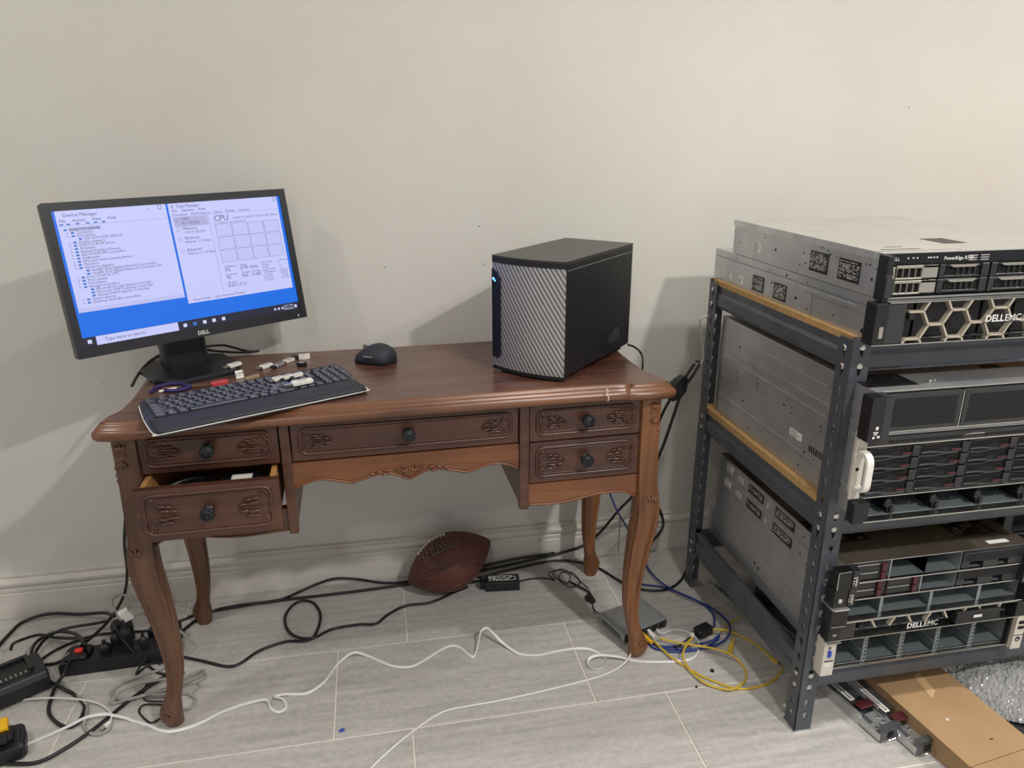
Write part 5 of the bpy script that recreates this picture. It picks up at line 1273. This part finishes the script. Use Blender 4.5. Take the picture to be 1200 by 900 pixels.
CABLES = {
 'A1': (0.0042, [(-0.645,-0.09,0.462),(-0.658,-0.09,0.3907),(-0.678,-0.09,0.306),(-0.688,-0.1,0.2367),(-0.689,-0.11,0.1707),(-0.736,-0.026,0.0567),(-0.748,-0.065,0.03),(-0.757,-0.135,0.03),(-0.768,-0.2,0.04),(-0.781,-0.244,0.045),(-0.789,-0.282,0.04),(-0.793,-0.324,0.03),(-0.808,-0.339,0.012),(-0.808,-0.373,0.0048),(-0.795,-0.422,0.0048),(-0.761,-0.463,0.0048),(-0.731,-0.479,0.0048),(-0.717,-0.464,0.0048),(-0.719,-0.423,0.0048),(-0.737,-0.393,0.0048),(-0.767,-0.364,0.0048),(-0.798,-0.346,0.012),(-0.852,-0.3,0.012),(-0.883,-0.264,0.02),(-0.9,-0.235,0.03),(-0.908,-0.184,0.03),(-0.887,-0.153,0.03),(-0.849,-0.157,0.035),(-0.803,-0.199,0.05),(-0.768,-0.246,0.06)]),
 'A2': (0.0045, [(-1.022,-0.194,0.0051),(-1.016,-0.138,0.0051),(-1.01,-0.093,0.0051),(-1,-0.051,0.0051),(-0.961,-0.037,0.012),(-0.918,-0.037,0.014),(-0.847,-0.054,0.014),(-0.778,-0.083,0.03),(-0.733,-0.134,0.05)]),
 'A3': (0.0038, [(-0.942,-0.233,0.05),(-0.944,-0.219,0.055),(-0.947,-0.183,0.04),(-0.922,-0.137,0.02),(-0.88,-0.155,0.02),(-0.833,-0.181,0.03),(-0.794,-0.215,0.05),(-0.759,-0.261,0.06)]),
 'A4': (0.004, [(-0.887,-0.28,0.008),(-0.901,-0.23,0.016),(-0.9,-0.16,0.018),(-0.874,-0.128,0.02),(-0.836,-0.117,0.02),(-0.795,-0.114,0.02),(-0.747,-0.136,0.04)]),
 'A5': (0.0035, [(-0.89,-0.233,0.006),(-0.875,-0.201,0.0041),(-0.85,-0.175,0.0041),(-0.816,-0.154,0.0041),(-0.772,-0.141,0.0041),(-0.703,-0.147,0.0041),(-0.639,-0.148,0.0041),(-0.593,-0.131,0.0041),(-0.557,-0.108,0.0041),(-0.537,-0.096,0.0041)]),
 'A6': (0.004, [(-0.823,-0.247,0.015),(-0.841,-0.248,0.008),(-0.864,-0.245,0.0046),(-0.883,-0.242,0.0046),(-0.905,-0.215,0.0046)]),
 'A7': (0.0042, [(-0.861,-0.553,0.0048),(-0.811,-0.567,0.0048),(-0.76,-0.572,0.0048),(-0.72,-0.545,0.0048),(-0.682,-0.503,0.0048),(-0.652,-0.458,0.0048),(-0.62,-0.409,0.0048),(-0.592,-0.374,0.0048),(-0.564,-0.347,0.0048),(-0.549,-0.325,0.0048),(-0.533,-0.312,0.01)]),
 'A8': (0.0038, [(-0.588,-0.299,0.008),(-0.57,-0.276,0.0044),(-0.541,-0.278,0.0044),(-0.49,-0.301,0.0044),(-0.422,-0.336,0.0044),(-0.389,-0.33,0.0044),(-0.347,-0.289,0.0044),(-0.285,-0.266,0.0044),(-0.235,-0.273,0.0044),(-0.211,-0.249,0.0044),(-0.202,-0.173,0.0044),(-0.224,-0.109,0.0044),(-0.258,-0.09,0.0044),(-0.284,-0.11,0.0044),(-0.298,-0.158,0.0044),(-0.286,-0.216,0.0044),(-0.253,-0.264,0.011),(-0.213,-0.273,0.012),(-0.167,-0.236,0.0044),(-0.1,-0.23,0.0044),(-0.054,-0.235,0.0044),(-0.019,-0.2,0.0044),(0.029,-0.17,0.0044),(0.089,-0.169,0.0044),(0.127,-0.156,0.0044),(0.171,-0.131,0.0044),(0.213,-0.113,0.0044)]),
 'A9': (0.0042, [(-0.561,-0.262,0.0048),(-0.568,-0.206,0.0048),(-0.555,-0.158,0.0048),(-0.511,-0.102,0.0048),(-0.454,-0.082,0.0048),(-0.316,-0.076,0.0048),(-0.149,-0.074,0.0048),(0.047,-0.064,0.0048),(0.201,-0.044,0.0048),(0.362,-0.026,0.0097),(0.483,-0.026,0.0255),(0.583,-0.026,0.0472),(0.637,-0.026,0.0864),(0.685,-0.06,0.18),(0.736,-0.06,0.2383),(0.759,-0.07,0.3284),(0.77,-0.12,0.4835),(0.781,-0.17,0.5776),(0.794,-0.19,0.6156)]),
 'A10': (0.0038, [(-0.507,-0.091,0.0044),(-0.471,-0.09,0.0044),(-0.384,-0.085,0.009),(-0.314,-0.084,0.013),(-0.267,-0.042,0.0044),(-0.211,-0.025,0.0149),(-0.162,-0.025,0.0233),(-0.101,-0.025,0.0127),(-0.027,-0.045,0.0044),(0.048,-0.05,0.0044),(0.204,-0.025,0.0046),(0.362,-0.025,0.0245),(0.496,-0.025,0.0328)]),
 'A11': (0.0045, [(0.802,-0.19,0.6078),(0.792,-0.17,0.5267),(0.779,-0.15,0.4375),(0.764,-0.13,0.3528),(0.764,-0.12,0.2823),(0.786,-0.11,0.2191),(0.813,-0.1,0.1534),(0.84,-0.026,0.0704),(0.808,-0.026,0.034),(0.75,-0.053,0.02)]),
 'A12': (0.0038, [(0.249,-0.071,0.0044),(0.372,-0.043,0.0044),(0.497,-0.025,0.0054),(0.596,-0.062,0.0044),(0.627,-0.102,0.0044),(0.667,-0.178,0.0044),(0.716,-0.223,0.0044),(0.777,-0.234,0.0044),(0.832,-0.205,0.0044),(0.884,-0.146,0.01)]),
 'K1': (0.0018, [(-0.557,-0.351,0.0024),(-0.596,-0.359,0.0024),(-0.602,-0.378,0.0024),(-0.597,-0.405,0.0024),(-0.586,-0.422,0.0024),(-0.545,-0.432,0.0024)]),
 'K2': (0.0022, [(-0.546,-0.443,0.0028),(-0.587,-0.435,0.0028),(-0.594,-0.453,0.0028),(-0.581,-0.474,0.0028),(-0.557,-0.497,0.0028),(-0.538,-0.485,0.0028)]),
 'K4': (0.0032, [(-0.718,-0.19,0.07),(-0.684,-0.248,0.07),(-0.652,-0.282,0.05),(-0.625,-0.288,0.012),(-0.597,-0.315,0.0038),(-0.57,-0.335,0.0038),(-0.52,-0.339,0.0038)]),
 'K3': (0.0026, [(-0.603,-0.228,0.04),(-0.608,-0.255,0.035),(-0.622,-0.292,0.02),(-0.635,-0.326,0.006),(-0.625,-0.305,0.0032),(-0.609,-0.295,0.008),(-0.589,-0.268,0.0032)]),
 'G1': (0.0033, [(-0.683,-0.211,0.07),(-0.713,-0.168,0.085),(-0.732,-0.138,0.09),(-0.735,-0.107,0.09),(-0.718,-0.098,0.09),(-0.694,-0.108,0.08),(-0.665,-0.131,0.06),(-0.627,-0.169,0.05),(-0.575,-0.212,0.05),(-0.546,-0.225,0.04),(-0.525,-0.25,0.03),(-0.531,-0.27,0.015),(-0.55,-0.292,0.0039),(-0.575,-0.321,0.008),(-0.61,-0.338,0.012),(-0.648,-0.345,0.0039),(-0.669,-0.364,0.0039),(-0.673,-0.384,0.0039),(-0.657,-0.404,0.0039),(-0.618,-0.416,0.01),(-0.572,-0.41,0.012),(-0.532,-0.38,0.01),(-0.498,-0.349,0.0039),(-0.479,-0.338,0.0039),(-0.477,-0.356,0.0039),(-0.501,-0.373,0.0039),(-0.544,-0.406,0.014),(-0.598,-0.418,0.014),(-0.646,-0.417,0.0039),(-0.664,-0.419,0.0039),(-0.658,-0.41,0.012),(-0.637,-0.38,0.012),(-0.592,-0.368,0.012),(-0.533,-0.369,0.016)]),
 'G3': (0.0033, [(-0.6,-0.41,0.01),(-0.551,-0.419,0.012),(-0.508,-0.413,0.0039),(-0.482,-0.429,0.0039),(-0.472,-0.448,0.0039),(-0.478,-0.466,0.0039),(-0.499,-0.47,0.0039),(-0.517,-0.472,0.0039)]),
 'G4': (0.0016, [(-0.52,-0.358,0.0022),(-0.475,-0.349,0.0022),(-0.467,-0.368,0.0022),(-0.493,-0.384,0.0022),(-0.527,-0.39,0.0022),(-0.519,-0.382,0.0022),(-0.483,-0.383,0.0022),(-0.475,-0.397,0.0022),(-0.485,-0.415,0.0022)]),
 'G2': (0.0035, [(-0.807,-0.315,0.0041),(-0.786,-0.342,0.0041),(-0.757,-0.371,0.0041),(-0.727,-0.403,0.01),(-0.715,-0.421,0.0041),(-0.703,-0.464,0.01),(-0.703,-0.478,0.0041),(-0.685,-0.502,0.0041),(-0.665,-0.513,0.0041),(-0.648,-0.507,0.0041),(-0.641,-0.492,0.008)]),
 'W3': (0.0022, [(-0.927,-0.384,0.0028),(-0.897,-0.365,0.0028),(-0.87,-0.365,0.0028),(-0.823,-0.379,0.012),(-0.78,-0.387,0.012),(-0.727,-0.405,0.014),(-0.692,-0.416,0.008),(-0.665,-0.438,0.006),(-0.649,-0.462,0.008),(-0.645,-0.486,0.01)]),
 'W2': (0.0023, [(-0.082,-0.733,0.0029),(-0.066,-0.714,0.0029),(-0.037,-0.685,0.0029),(0.015,-0.64,0.0029),(0.09,-0.59,0.0029),(0.16,-0.581,0.0029),(0.227,-0.578,0.0029),(0.36,-0.563,0.0029),(0.501,-0.539,0.0029),(0.566,-0.506,0.009),(0.595,-0.461,0.008)]),
 'B1': (0.0028, [(0.614,-0.12,0.3238),(0.635,-0.12,0.2699),(0.654,-0.13,0.2204),(0.738,-0.024,0.0775),(0.766,-0.066,0.014),(0.765,-0.156,0.01),(0.783,-0.226,0.01),(0.819,-0.284,0.01),(0.862,-0.338,0.01),(0.881,-0.401,0.011),(0.871,-0.45,0.016),(0.844,-0.482,0.014),(0.802,-0.497,0.008),(0.743,-0.493,0.0034),(0.682,-0.478,0.0034),(0.652,-0.452,0.0034)]),
 'B2': (0.0028, [(0.749,-0.024,0.0274),(0.723,-0.056,0.0034),(0.698,-0.142,0.0034),(0.715,-0.19,0.0034),(0.777,-0.221,0.004),(0.819,-0.267,0.004),(0.855,-0.32,0.004),(0.862,-0.37,0.005),(0.837,-0.427,0.012)]),
 'B3': (0.0028, [(0.655,-0.445,0.0034),(0.672,-0.466,0.0034),(0.727,-0.476,0.0034),(0.779,-0.476,0.0034),(0.81,-0.479,0.012),(0.834,-0.463,0.012),(0.814,-0.482,0.008),(0.764,-0.497,0.0034),(0.696,-0.494,0.0034),(0.653,-0.473,0.0034),(0.642,-0.447,0.0034)]),
 'Y1': (0.0026, [(0.656,-0.453,0.012),(0.668,-0.483,0.007),(0.681,-0.523,0.008),(0.702,-0.55,0.0032),(0.724,-0.586,0.0032),(0.756,-0.619,0.0032),(0.791,-0.646,0.0032),(0.832,-0.651,0.0032),(0.872,-0.644,0.0032),(0.908,-0.627,0.0032),(0.936,-0.601,0.0032),(0.94,-0.583,0.0032)]),
 'Y2': (0.0026, [(0.673,-0.446,0.012),(0.711,-0.473,0.014),(0.761,-0.502,0.018),(0.8,-0.523,0.018),(0.829,-0.546,0.014),(0.843,-0.565,0.0032),(0.841,-0.596,0.0032),(0.825,-0.623,0.0032),(0.798,-0.644,0.008),(0.77,-0.651,0.008),(0.746,-0.634,0.0032),(0.72,-0.615,0.008),(0.706,-0.576,0.008),(0.703,-0.545,0.012),(0.708,-0.519,0.016),(0.732,-0.489,0.018),(0.759,-0.464,0.016)]),
 'Y3': (0.0026, [(0.821,-0.444,0.016),(0.848,-0.452,0.018),(0.874,-0.46,0.012),(0.902,-0.479,0.0032),(0.917,-0.509,0.0032),(0.927,-0.548,0.0032),(0.927,-0.561,0.0032)]),
 'Y4': (0.0022, [(0.849,-0.444,0.006),(0.888,-0.414,0.0028),(0.917,-0.397,0.0028),(0.951,-0.38,0.0028),(0.993,-0.372,0.0028),(1.022,-0.386,0.0028),(1.027,-0.414,0.0028),(1.018,-0.446,0.0028),(0.998,-0.486,0.0028),(1.003,-0.535,0.0028)]),
 'H1': (0.0022, [(0.851,-0.21,0.8112),(0.83,-0.21,0.8054),(0.827,-0.21,0.7896),(0.835,-0.21,0.7477),(0.846,-0.21,0.705),(0.841,-0.21,0.684),(0.823,-0.21,0.6839),(0.806,-0.21,0.6978),(0.8,-0.21,0.713)]),
 'H2': (0.004, [(0.79,-0.2,0.6192),(0.807,-0.205,0.6535),(0.828,-0.205,0.6856),(0.834,-0.21,0.6797),(0.817,-0.215,0.6513),(0.798,-0.21,0.6197)]),
 'M1': (0.0035, [(-0.516,-0.36,0.7582),(-0.538,-0.256,0.745),(-0.54,-0.197,0.747),(-0.536,-0.153,0.75),(-0.528,-0.118,0.752),(-0.509,-0.12,0.76),(-0.475,-0.188,0.79)]),
 'M2': (0.003, [(-0.407,-0.132,0.775),(-0.382,-0.089,0.765),(-0.359,-0.078,0.755),(-0.33,-0.084,0.7462),(-0.302,-0.097,0.7462)]),
 'M3': (0.003, [(-0.409,-0.127,0.765),(-0.382,-0.102,0.752),(-0.328,-0.1,0.7462),(-0.295,-0.091,0.7462)]),
 'M4': (0.0025, [(-0.511,-0.157,0.8),(-0.511,-0.142,0.775),(-0.505,-0.128,0.762),(-0.474,-0.174,0.78)]),
 'T1': (0.0028, [(0.608,-0.279,0.765),(0.627,-0.278,0.757),(0.638,-0.292,0.745),(0.707,-0.13,0.6702),(0.718,-0.1,0.6207)]),
 'P1': (0.0035, [(0.208,-0.094,0.0041),(0.235,-0.098,0.012),(0.252,-0.106,0.015)]),
 'P2': (0.0022, [(0.363,-0.127,0.015),(0.412,-0.104,0.0028),(0.45,-0.111,0.0028),(0.472,-0.125,0.0028)]),
 'P3': (0.0016, [(0.473,-0.124,0.0022),(0.46,-0.1,0.012),(0.494,-0.088,0.012),(0.524,-0.106,0.0022),(0.507,-0.144,0.0022),(0.483,-0.135,0.014),(0.504,-0.102,0.014),(0.537,-0.1,0.0022),(0.544,-0.151,0.0022),(0.513,-0.167,0.0022),(0.487,-0.148,0.01),(0.471,-0.108,0.016),(0.511,-0.077,0.006),(0.536,-0.142,0.012),(0.56,-0.185,0.0022)]),
 'P4': (0.0035, [(0.513,-0.149,0.008),(0.535,-0.18,0.008),(0.556,-0.207,0.006)]),
 'P5': (0.002, [(0.551,-0.251,0.0026),(0.546,-0.282,0.0026),(0.552,-0.32,0.012)]),
}
FLAT = [(-0.858,-0.546,0.0041),(-0.847,-0.541,0.0041),(-0.819,-0.521,0.0041),(-0.787,-0.505,0.0041),(-0.734,-0.486,0.012),(-0.705,-0.468,0.014),(-0.682,-0.462,0.014),(-0.661,-0.461,0.012),(-0.645,-0.467,0.012),(-0.605,-0.479,0.0041),(-0.562,-0.503,0.0041),(-0.532,-0.524,0.0041),(-0.505,-0.534,0.0041),(-0.471,-0.53,0.0041),(-0.438,-0.516,0.0041),(-0.403,-0.494,0.0041),(-0.351,-0.477,0.0041),(-0.309,-0.478,0.008),(-0.297,-0.501,0.0041),(-0.278,-0.518,0.0041),(-0.262,-0.507,0.0041),(-0.269,-0.481,0.0041),(-0.289,-0.475,0.012),(-0.257,-0.464,0.0041),(-0.217,-0.469,0.0041),(-0.183,-0.443,0.0041),(-0.166,-0.413,0.0041),(-0.149,-0.379,0.0041),(-0.111,-0.356,0.014),(-0.073,-0.364,0.0041),(-0.017,-0.41,0.0041),(0.029,-0.422,0.0041),(0.065,-0.404,0.0041),(0.101,-0.378,0.0041),(0.131,-0.363,0.0041),(0.157,-0.371,0.0041),(0.181,-0.41,0.0041),(0.192,-0.412,0.0041),(0.208,-0.375,0.015),(0.218,-0.352,0.028),(0.235,-0.346,0.032),(0.252,-0.367,0.024),(0.271,-0.387,0.01),(0.302,-0.423,0.0041),(0.35,-0.439,0.0041),(0.396,-0.434,0.0041),(0.442,-0.433,0.0041),(0.48,-0.44,0.0041),(0.502,-0.458,0.0041),(0.514,-0.486,0.0041),(0.508,-0.511,0.0041),(0.483,-0.522,0.0041),(0.466,-0.506,0.0041),(0.471,-0.486,0.008),(0.495,-0.48,0.012),(0.537,-0.491,0.012),(0.578,-0.502,0.0041),(0.618,-0.516,0.0041),(0.675,-0.527,0.0041),(0.72,-0.529,0.0041),(0.747,-0.515,0.0041),(0.769,-0.485,0.0041),(0.762,-0.463,0.02),(0.742,-0.438,0.02),(0.717,-0.425,0.014),(0.689,-0.428,0.012),(0.681,-0.411,0.014)]

# ---------------------------------------------------------------- cables
INFO = {
 'A1': ('cable', 'black_cable', 'black cable dropping behind the desk and looping on the floor at left', 'cable'),
 'A2': ('cable', 'black_cable', 'black cable arching along the baseboard at the left edge', 'cable'),
 'A3': ('cable', 'black_cable', 'black cable from the battery charger to the power strip', 'cable'),
 'A4': ('cable', 'black_cable', 'black cable curving up from the charger side to the adapter behind the strip', 'cable'),
 'A5': ('cable', 'black_cable', 'thin black cable running behind the power strip to the rear left leg', 'cable'),
 'A6': ('cable', 'black_cable', 'short black lead leaving the left end of the power strip', 'cable'),
 'A7': ('cable', 'black_cable', 'long black cable sweeping in from the lower left corner', 'cable'),
 'A8': ('cable', 'black_cable', 'black cable with a round loop on the floor under the desk', 'cable'),
 'A9': ('cable', 'black_cable', 'long black cable along the baseboard rising to the hook at right', 'cable'),
 'A10': ('cable', 'black_cable', 'black cable humped against the baseboard left of the football', 'cable'),
 'A11': ('cable', 'black_cable', 'black cable hanging from the hook behind the front right leg', 'cable'),
 'A12': ('cable', 'black_cable', 'black cable on the floor from the adapter to the shelving foot', 'cable'),
 'K1': ('usb_cable', 'black_cable', 'thin black wire looped left of the front left desk leg', 'cable'),
 'K2': ('usb_cable', 'black_cable', 'thin black wire bent in a triangle at the foot of the left desk leg', 'cable'),
 'K3': ('usb_cable', 'black_cable', 'black wire folded to a point in front of the power strip', 'cable'),
 'K4': ('usb_cable', 'black_cable', 'black lead hanging from the plugs over the front of the strip', 'cable'),
 'G1': ('extension_cord', 'grey_cable', 'grey cord arching over the strip and coiled round the left desk leg', 'cable'),
 'G3': ('extension_cord', 'grey_cable', 'grey cord end curling right of the left leg foot', 'cable'),
 'G4': ('extension_cord', 'grey_cable', 'thin grey wire tangle right of the left desk leg', 'cable'),
 'G2': ('extension_cord', 'grey_cable', 'thick grey cable curving on the floor left of the white cable', 'cable'),
 'W3': ('network_cable', 'white_cable', 'thin white cable from the left edge ending in a clear plug', 'cable'),
 'W2': ('network_cable', 'white_cable', 'round off-white cable running to the bottom edge of the floor', 'cable'),
 'B1': ('network_cable', 'blue_cable', 'blue cable hanging behind the desk and looping round the switch plugs', 'cable'),
 'B2': ('network_cable', 'blue_cable', 'blue cable behind the front right leg joining the black coupler', 'cable'),
 'B3': ('network_cable', 'blue_cable', 'blue cable bundled flat beside the network switch', 'cable'),
 'Y1': ('network_cable', 'yellow_cable', 'yellow cable from the switch sweeping wide to the shelving leg', 'cable'),
 'Y2': ('network_cable', 'yellow_cable', 'yellow cable from the switch coiled in the nearest loop', 'cable'),
 'Y3': ('network_cable', 'yellow_cable', 'yellow cable from the black coupler to a loose plug by the shelving', 'cable'),
 'Y4': ('network_cable', 'yellow_cable', 'thin yellow cable passing under the side of the shelving', 'cable'),
 'H1': ('wire_hook', 'steel', 'bent steel wire hook on the rear post of the shelving', 'hook'),
 'M1': ('cable', 'black_cable', 'thick black cable curving off the left side of the desk behind the monitor', 'cable'),
 'M2': ('cable', 'black_cable', 'black cable right of the monitor neck, the upper of two', 'cable'),
 'M3': ('cable', 'black_cable', 'black cable right of the monitor neck, the lower of two', 'cable'),
 'M4': ('cable', 'black_cable', 'thin black wire hanging at the left of the monitor neck', 'cable'),
 'T1': ('cable', 'black_cable', 'black cable from the back of the tower computer over the desk edge', 'cable'),
 'P1': ('cable', 'black_cable', 'short black lead between football and power brick', 'cable'),
 'P3': ('cable', 'black_cable', 'thin black adapter cable tied in a bundle left of the switch', 'cable'),
 'P5': ('cable', 'black_cable', 'thin black lead from the filter to the network switch', 'cable'),
}
for k, (r, pts) in CABLES.items():
    if k in ('H2', 'P2', 'P4'): continue
    nm, m, lb, ct = INFO[k]
    mb = MB().tube(pts, r, n=8, sub=5)
    if k == 'P3': mb.tube(CABLES['P2'][1], CABLES['P2'][0], n=6, sub=4).tube(CABLES['P4'][1], CABLES['P4'][0], n=6, sub=4)
    if k == 'A9': mb.tube(CABLES['H2'][1], .004, n=8, sub=4)
    tag(mb.build(nm, m, smooth=True), lb, ct)
    if k == 'G1':   # further turns of the coil
        pass
# flat white cable: a ribbon lying on the floor, twisting up on edge on its bends
P = spline([Vector(p) for p in FLAT], False, 6)
mb = MB(); n_ = len(P); rings = []
for i, p in enumerate(P):
    a = P[max(0, i - 1)]; b = P[min(n_ - 1, i + 1)]; t_ = (b - a).normalized()
    side = Vector((-t_.y, t_.x, 0)).normalized(); up = t_.cross(side) * -1
    if up.z < 0: up = -up
    ang = R(66) * math.sin(i * .045 + .6) ** 2 + R(10)
    wv = (side * math.cos(ang) + up * math.sin(ang)) * .0031; tv = (up * math.cos(ang) - side * math.sin(ang)) * .0006
    q = p + Vector((0, 0, .0004 + abs(wv.z) - .0030 if p.z < .0045 else 0))
    rings.append([q - wv - tv, q + wv - tv, q + wv + tv, q - wv + tv])
mb.loft(rings); tag(mb.build('flat_cable', 'white_cable'), 'long flat white network cable winding across the floor tiles', 'cable')

def boot(label, p, q, r0, r1, m, cat='plug', tip='chrome', name='network_plug'):
    t = thing(name, label, cat, p); d = Vector(q) - Vector(p)
    MB().cyl((0, 0, 0), d * .62, r0, r1, n=8).build('boot', m, t)
    MB().cyl(d * .6, d, r1 * .95, r1 * .9, n=4).build('contact_block', tip, t)
    return t
boot('yellow network plug in the switch nearest the desk leg', (.620, -.470, .013), (.606, -.435, .0165), .0045, .0065, 'yellow_plastic', tip='yellow_cable')
boot('yellow network plug in the second port of the switch', (.648, -.462, .014), (.632, -.424, .0165), .0045, .0065, 'yellow_plastic', tip='yellow_cable')
boot('white network plug in the middle port of the switch', (.662, -.443, .014), (.654, -.415, .0165), .004, .006, 'white_plastic', tip='white_plastic')
CP = CABLES
e = Vector(CP['Y3'][1][-1]); boot('yellow network plug lying loose by the shelving side', e, e + Vector((.012, -.034, 0)), .0045, .006, 'yellow_cable')
e = Vector(CP['W3'][1][-1]); boot('clear plug at the end of the thin white cable', e, e + Vector((-.012, -.020, -.002)), .004, .006, 'white_plastic')
e = Vector(CP['Y2'][1][-1]); boot('clear plug on the coiled yellow cable beside the black coupler', e, e + Vector((.004, .016, .004)), .005, .006, 'white_plastic')
MB0 = MB().loft([[(x, y, z) for x, y in rrect(.050 * s, .030 * s, .006, 3)] for s, z in ((.9, 0), (1, .004), (1, .020), (.9, .024))])
c1 = Vector(CP['Y3'][1][0]); tag(MB0.build('cable_coupler', 'black_plastic', loc=(c1.x - .022, c1.y + .004, .001), rz=R(20), smooth=False), 'black cable coupler on the floor among blue and yellow cables', 'coupler')
tag(MB().tube([(c1.x - .045, c1.y - .004, .012), (c1.x - .07, c1.y - .016, .012), (c1.x - .10, c1.y - .034, .010), (c1.x - .118, c1.y - .040, .008)], [.0022, .0022, .0022, .006], n=8).build('adapter_lead', 'black_plastic', smooth=True), 'short black lead with plug left of the cable coupler', 'cable')
e = Vector((.79 * 1, -.40, 0))
c2 = Vector(CP['Y3'][1][1]); tag(MB().cyl((c2.x + .002, c2.y - .05, .010), (c2.x - .016, c2.y - .075, .010), .0055, .007, n=8).cyl((c2.x + .004, c2.y - .047, .010), (c2.x + .018, c2.y - .028, .010), .003, n=8).build('network_plug', 'yellow_cable', smooth=False), 'yellow plug with white sleeve right of the black coupler', 'plug')
# cable tie and velcro
p_ = Vector(CP['B3'][1][2]); tag(MB().box(-.010, .010, -.008, .008, .0, .012).build('cable_tie', 'steel', loc=(p_.x + .004, p_.y - .002, .0005), rz=.1, bevel=.002), 'silver tie round the blue cable bundle', 'tie')
# ferrite on the adapter cable
p_ = Vector(CP['P5'][1][0]); tag(MB().cyl((p_.x - .002, p_.y + .028, .009), (p_.x + .001, p_.y - .004, .009), .0085, n=10).box(p_.x - .016, p_.x - .006, p_.y + .004, p_.y + .024, .004, .009).build('cable_filter', 'black_plastic', smooth=False), 'black cylindrical filter on the adapter cable near the switch', 'filter')
# knot of plugs hanging at the hook
tag(MB().loft([[(x, y, z) for x, y in rrect(w, d, .008, 3)] for w, d, z in ((.018, .016, -.040), (.040, .028, -.026), (.048, .030, .0), (.040, .026, .016), (.022, .018, .034))]).build('multi_plug', 'black_plastic', loc=(CP['A9'][1][-1][0] - .006, -.190, CP['A9'][1][-1][2] - .004), rot=(0, R(28), 0), smooth=False), 'black multi-way plug hanging from the wire hook by the desk corner', 'plug')

# bits scattered on the tiles
for k, (x, y) in enumerate(((.762, -.575), (.7005, -.62))):
    tag(MB().cyl((0, 0, 0), (0, 0, .004), .006 if k == 0 else .003, .004 if k == 0 else .002, n=7).build('debris', 'black_plastic', loc=(x, y, .0)), ('black plastic chip on the tiles left of the shelving leg', 'tiny black crumb on the tiles below the yellow cable')[k], 'debris')
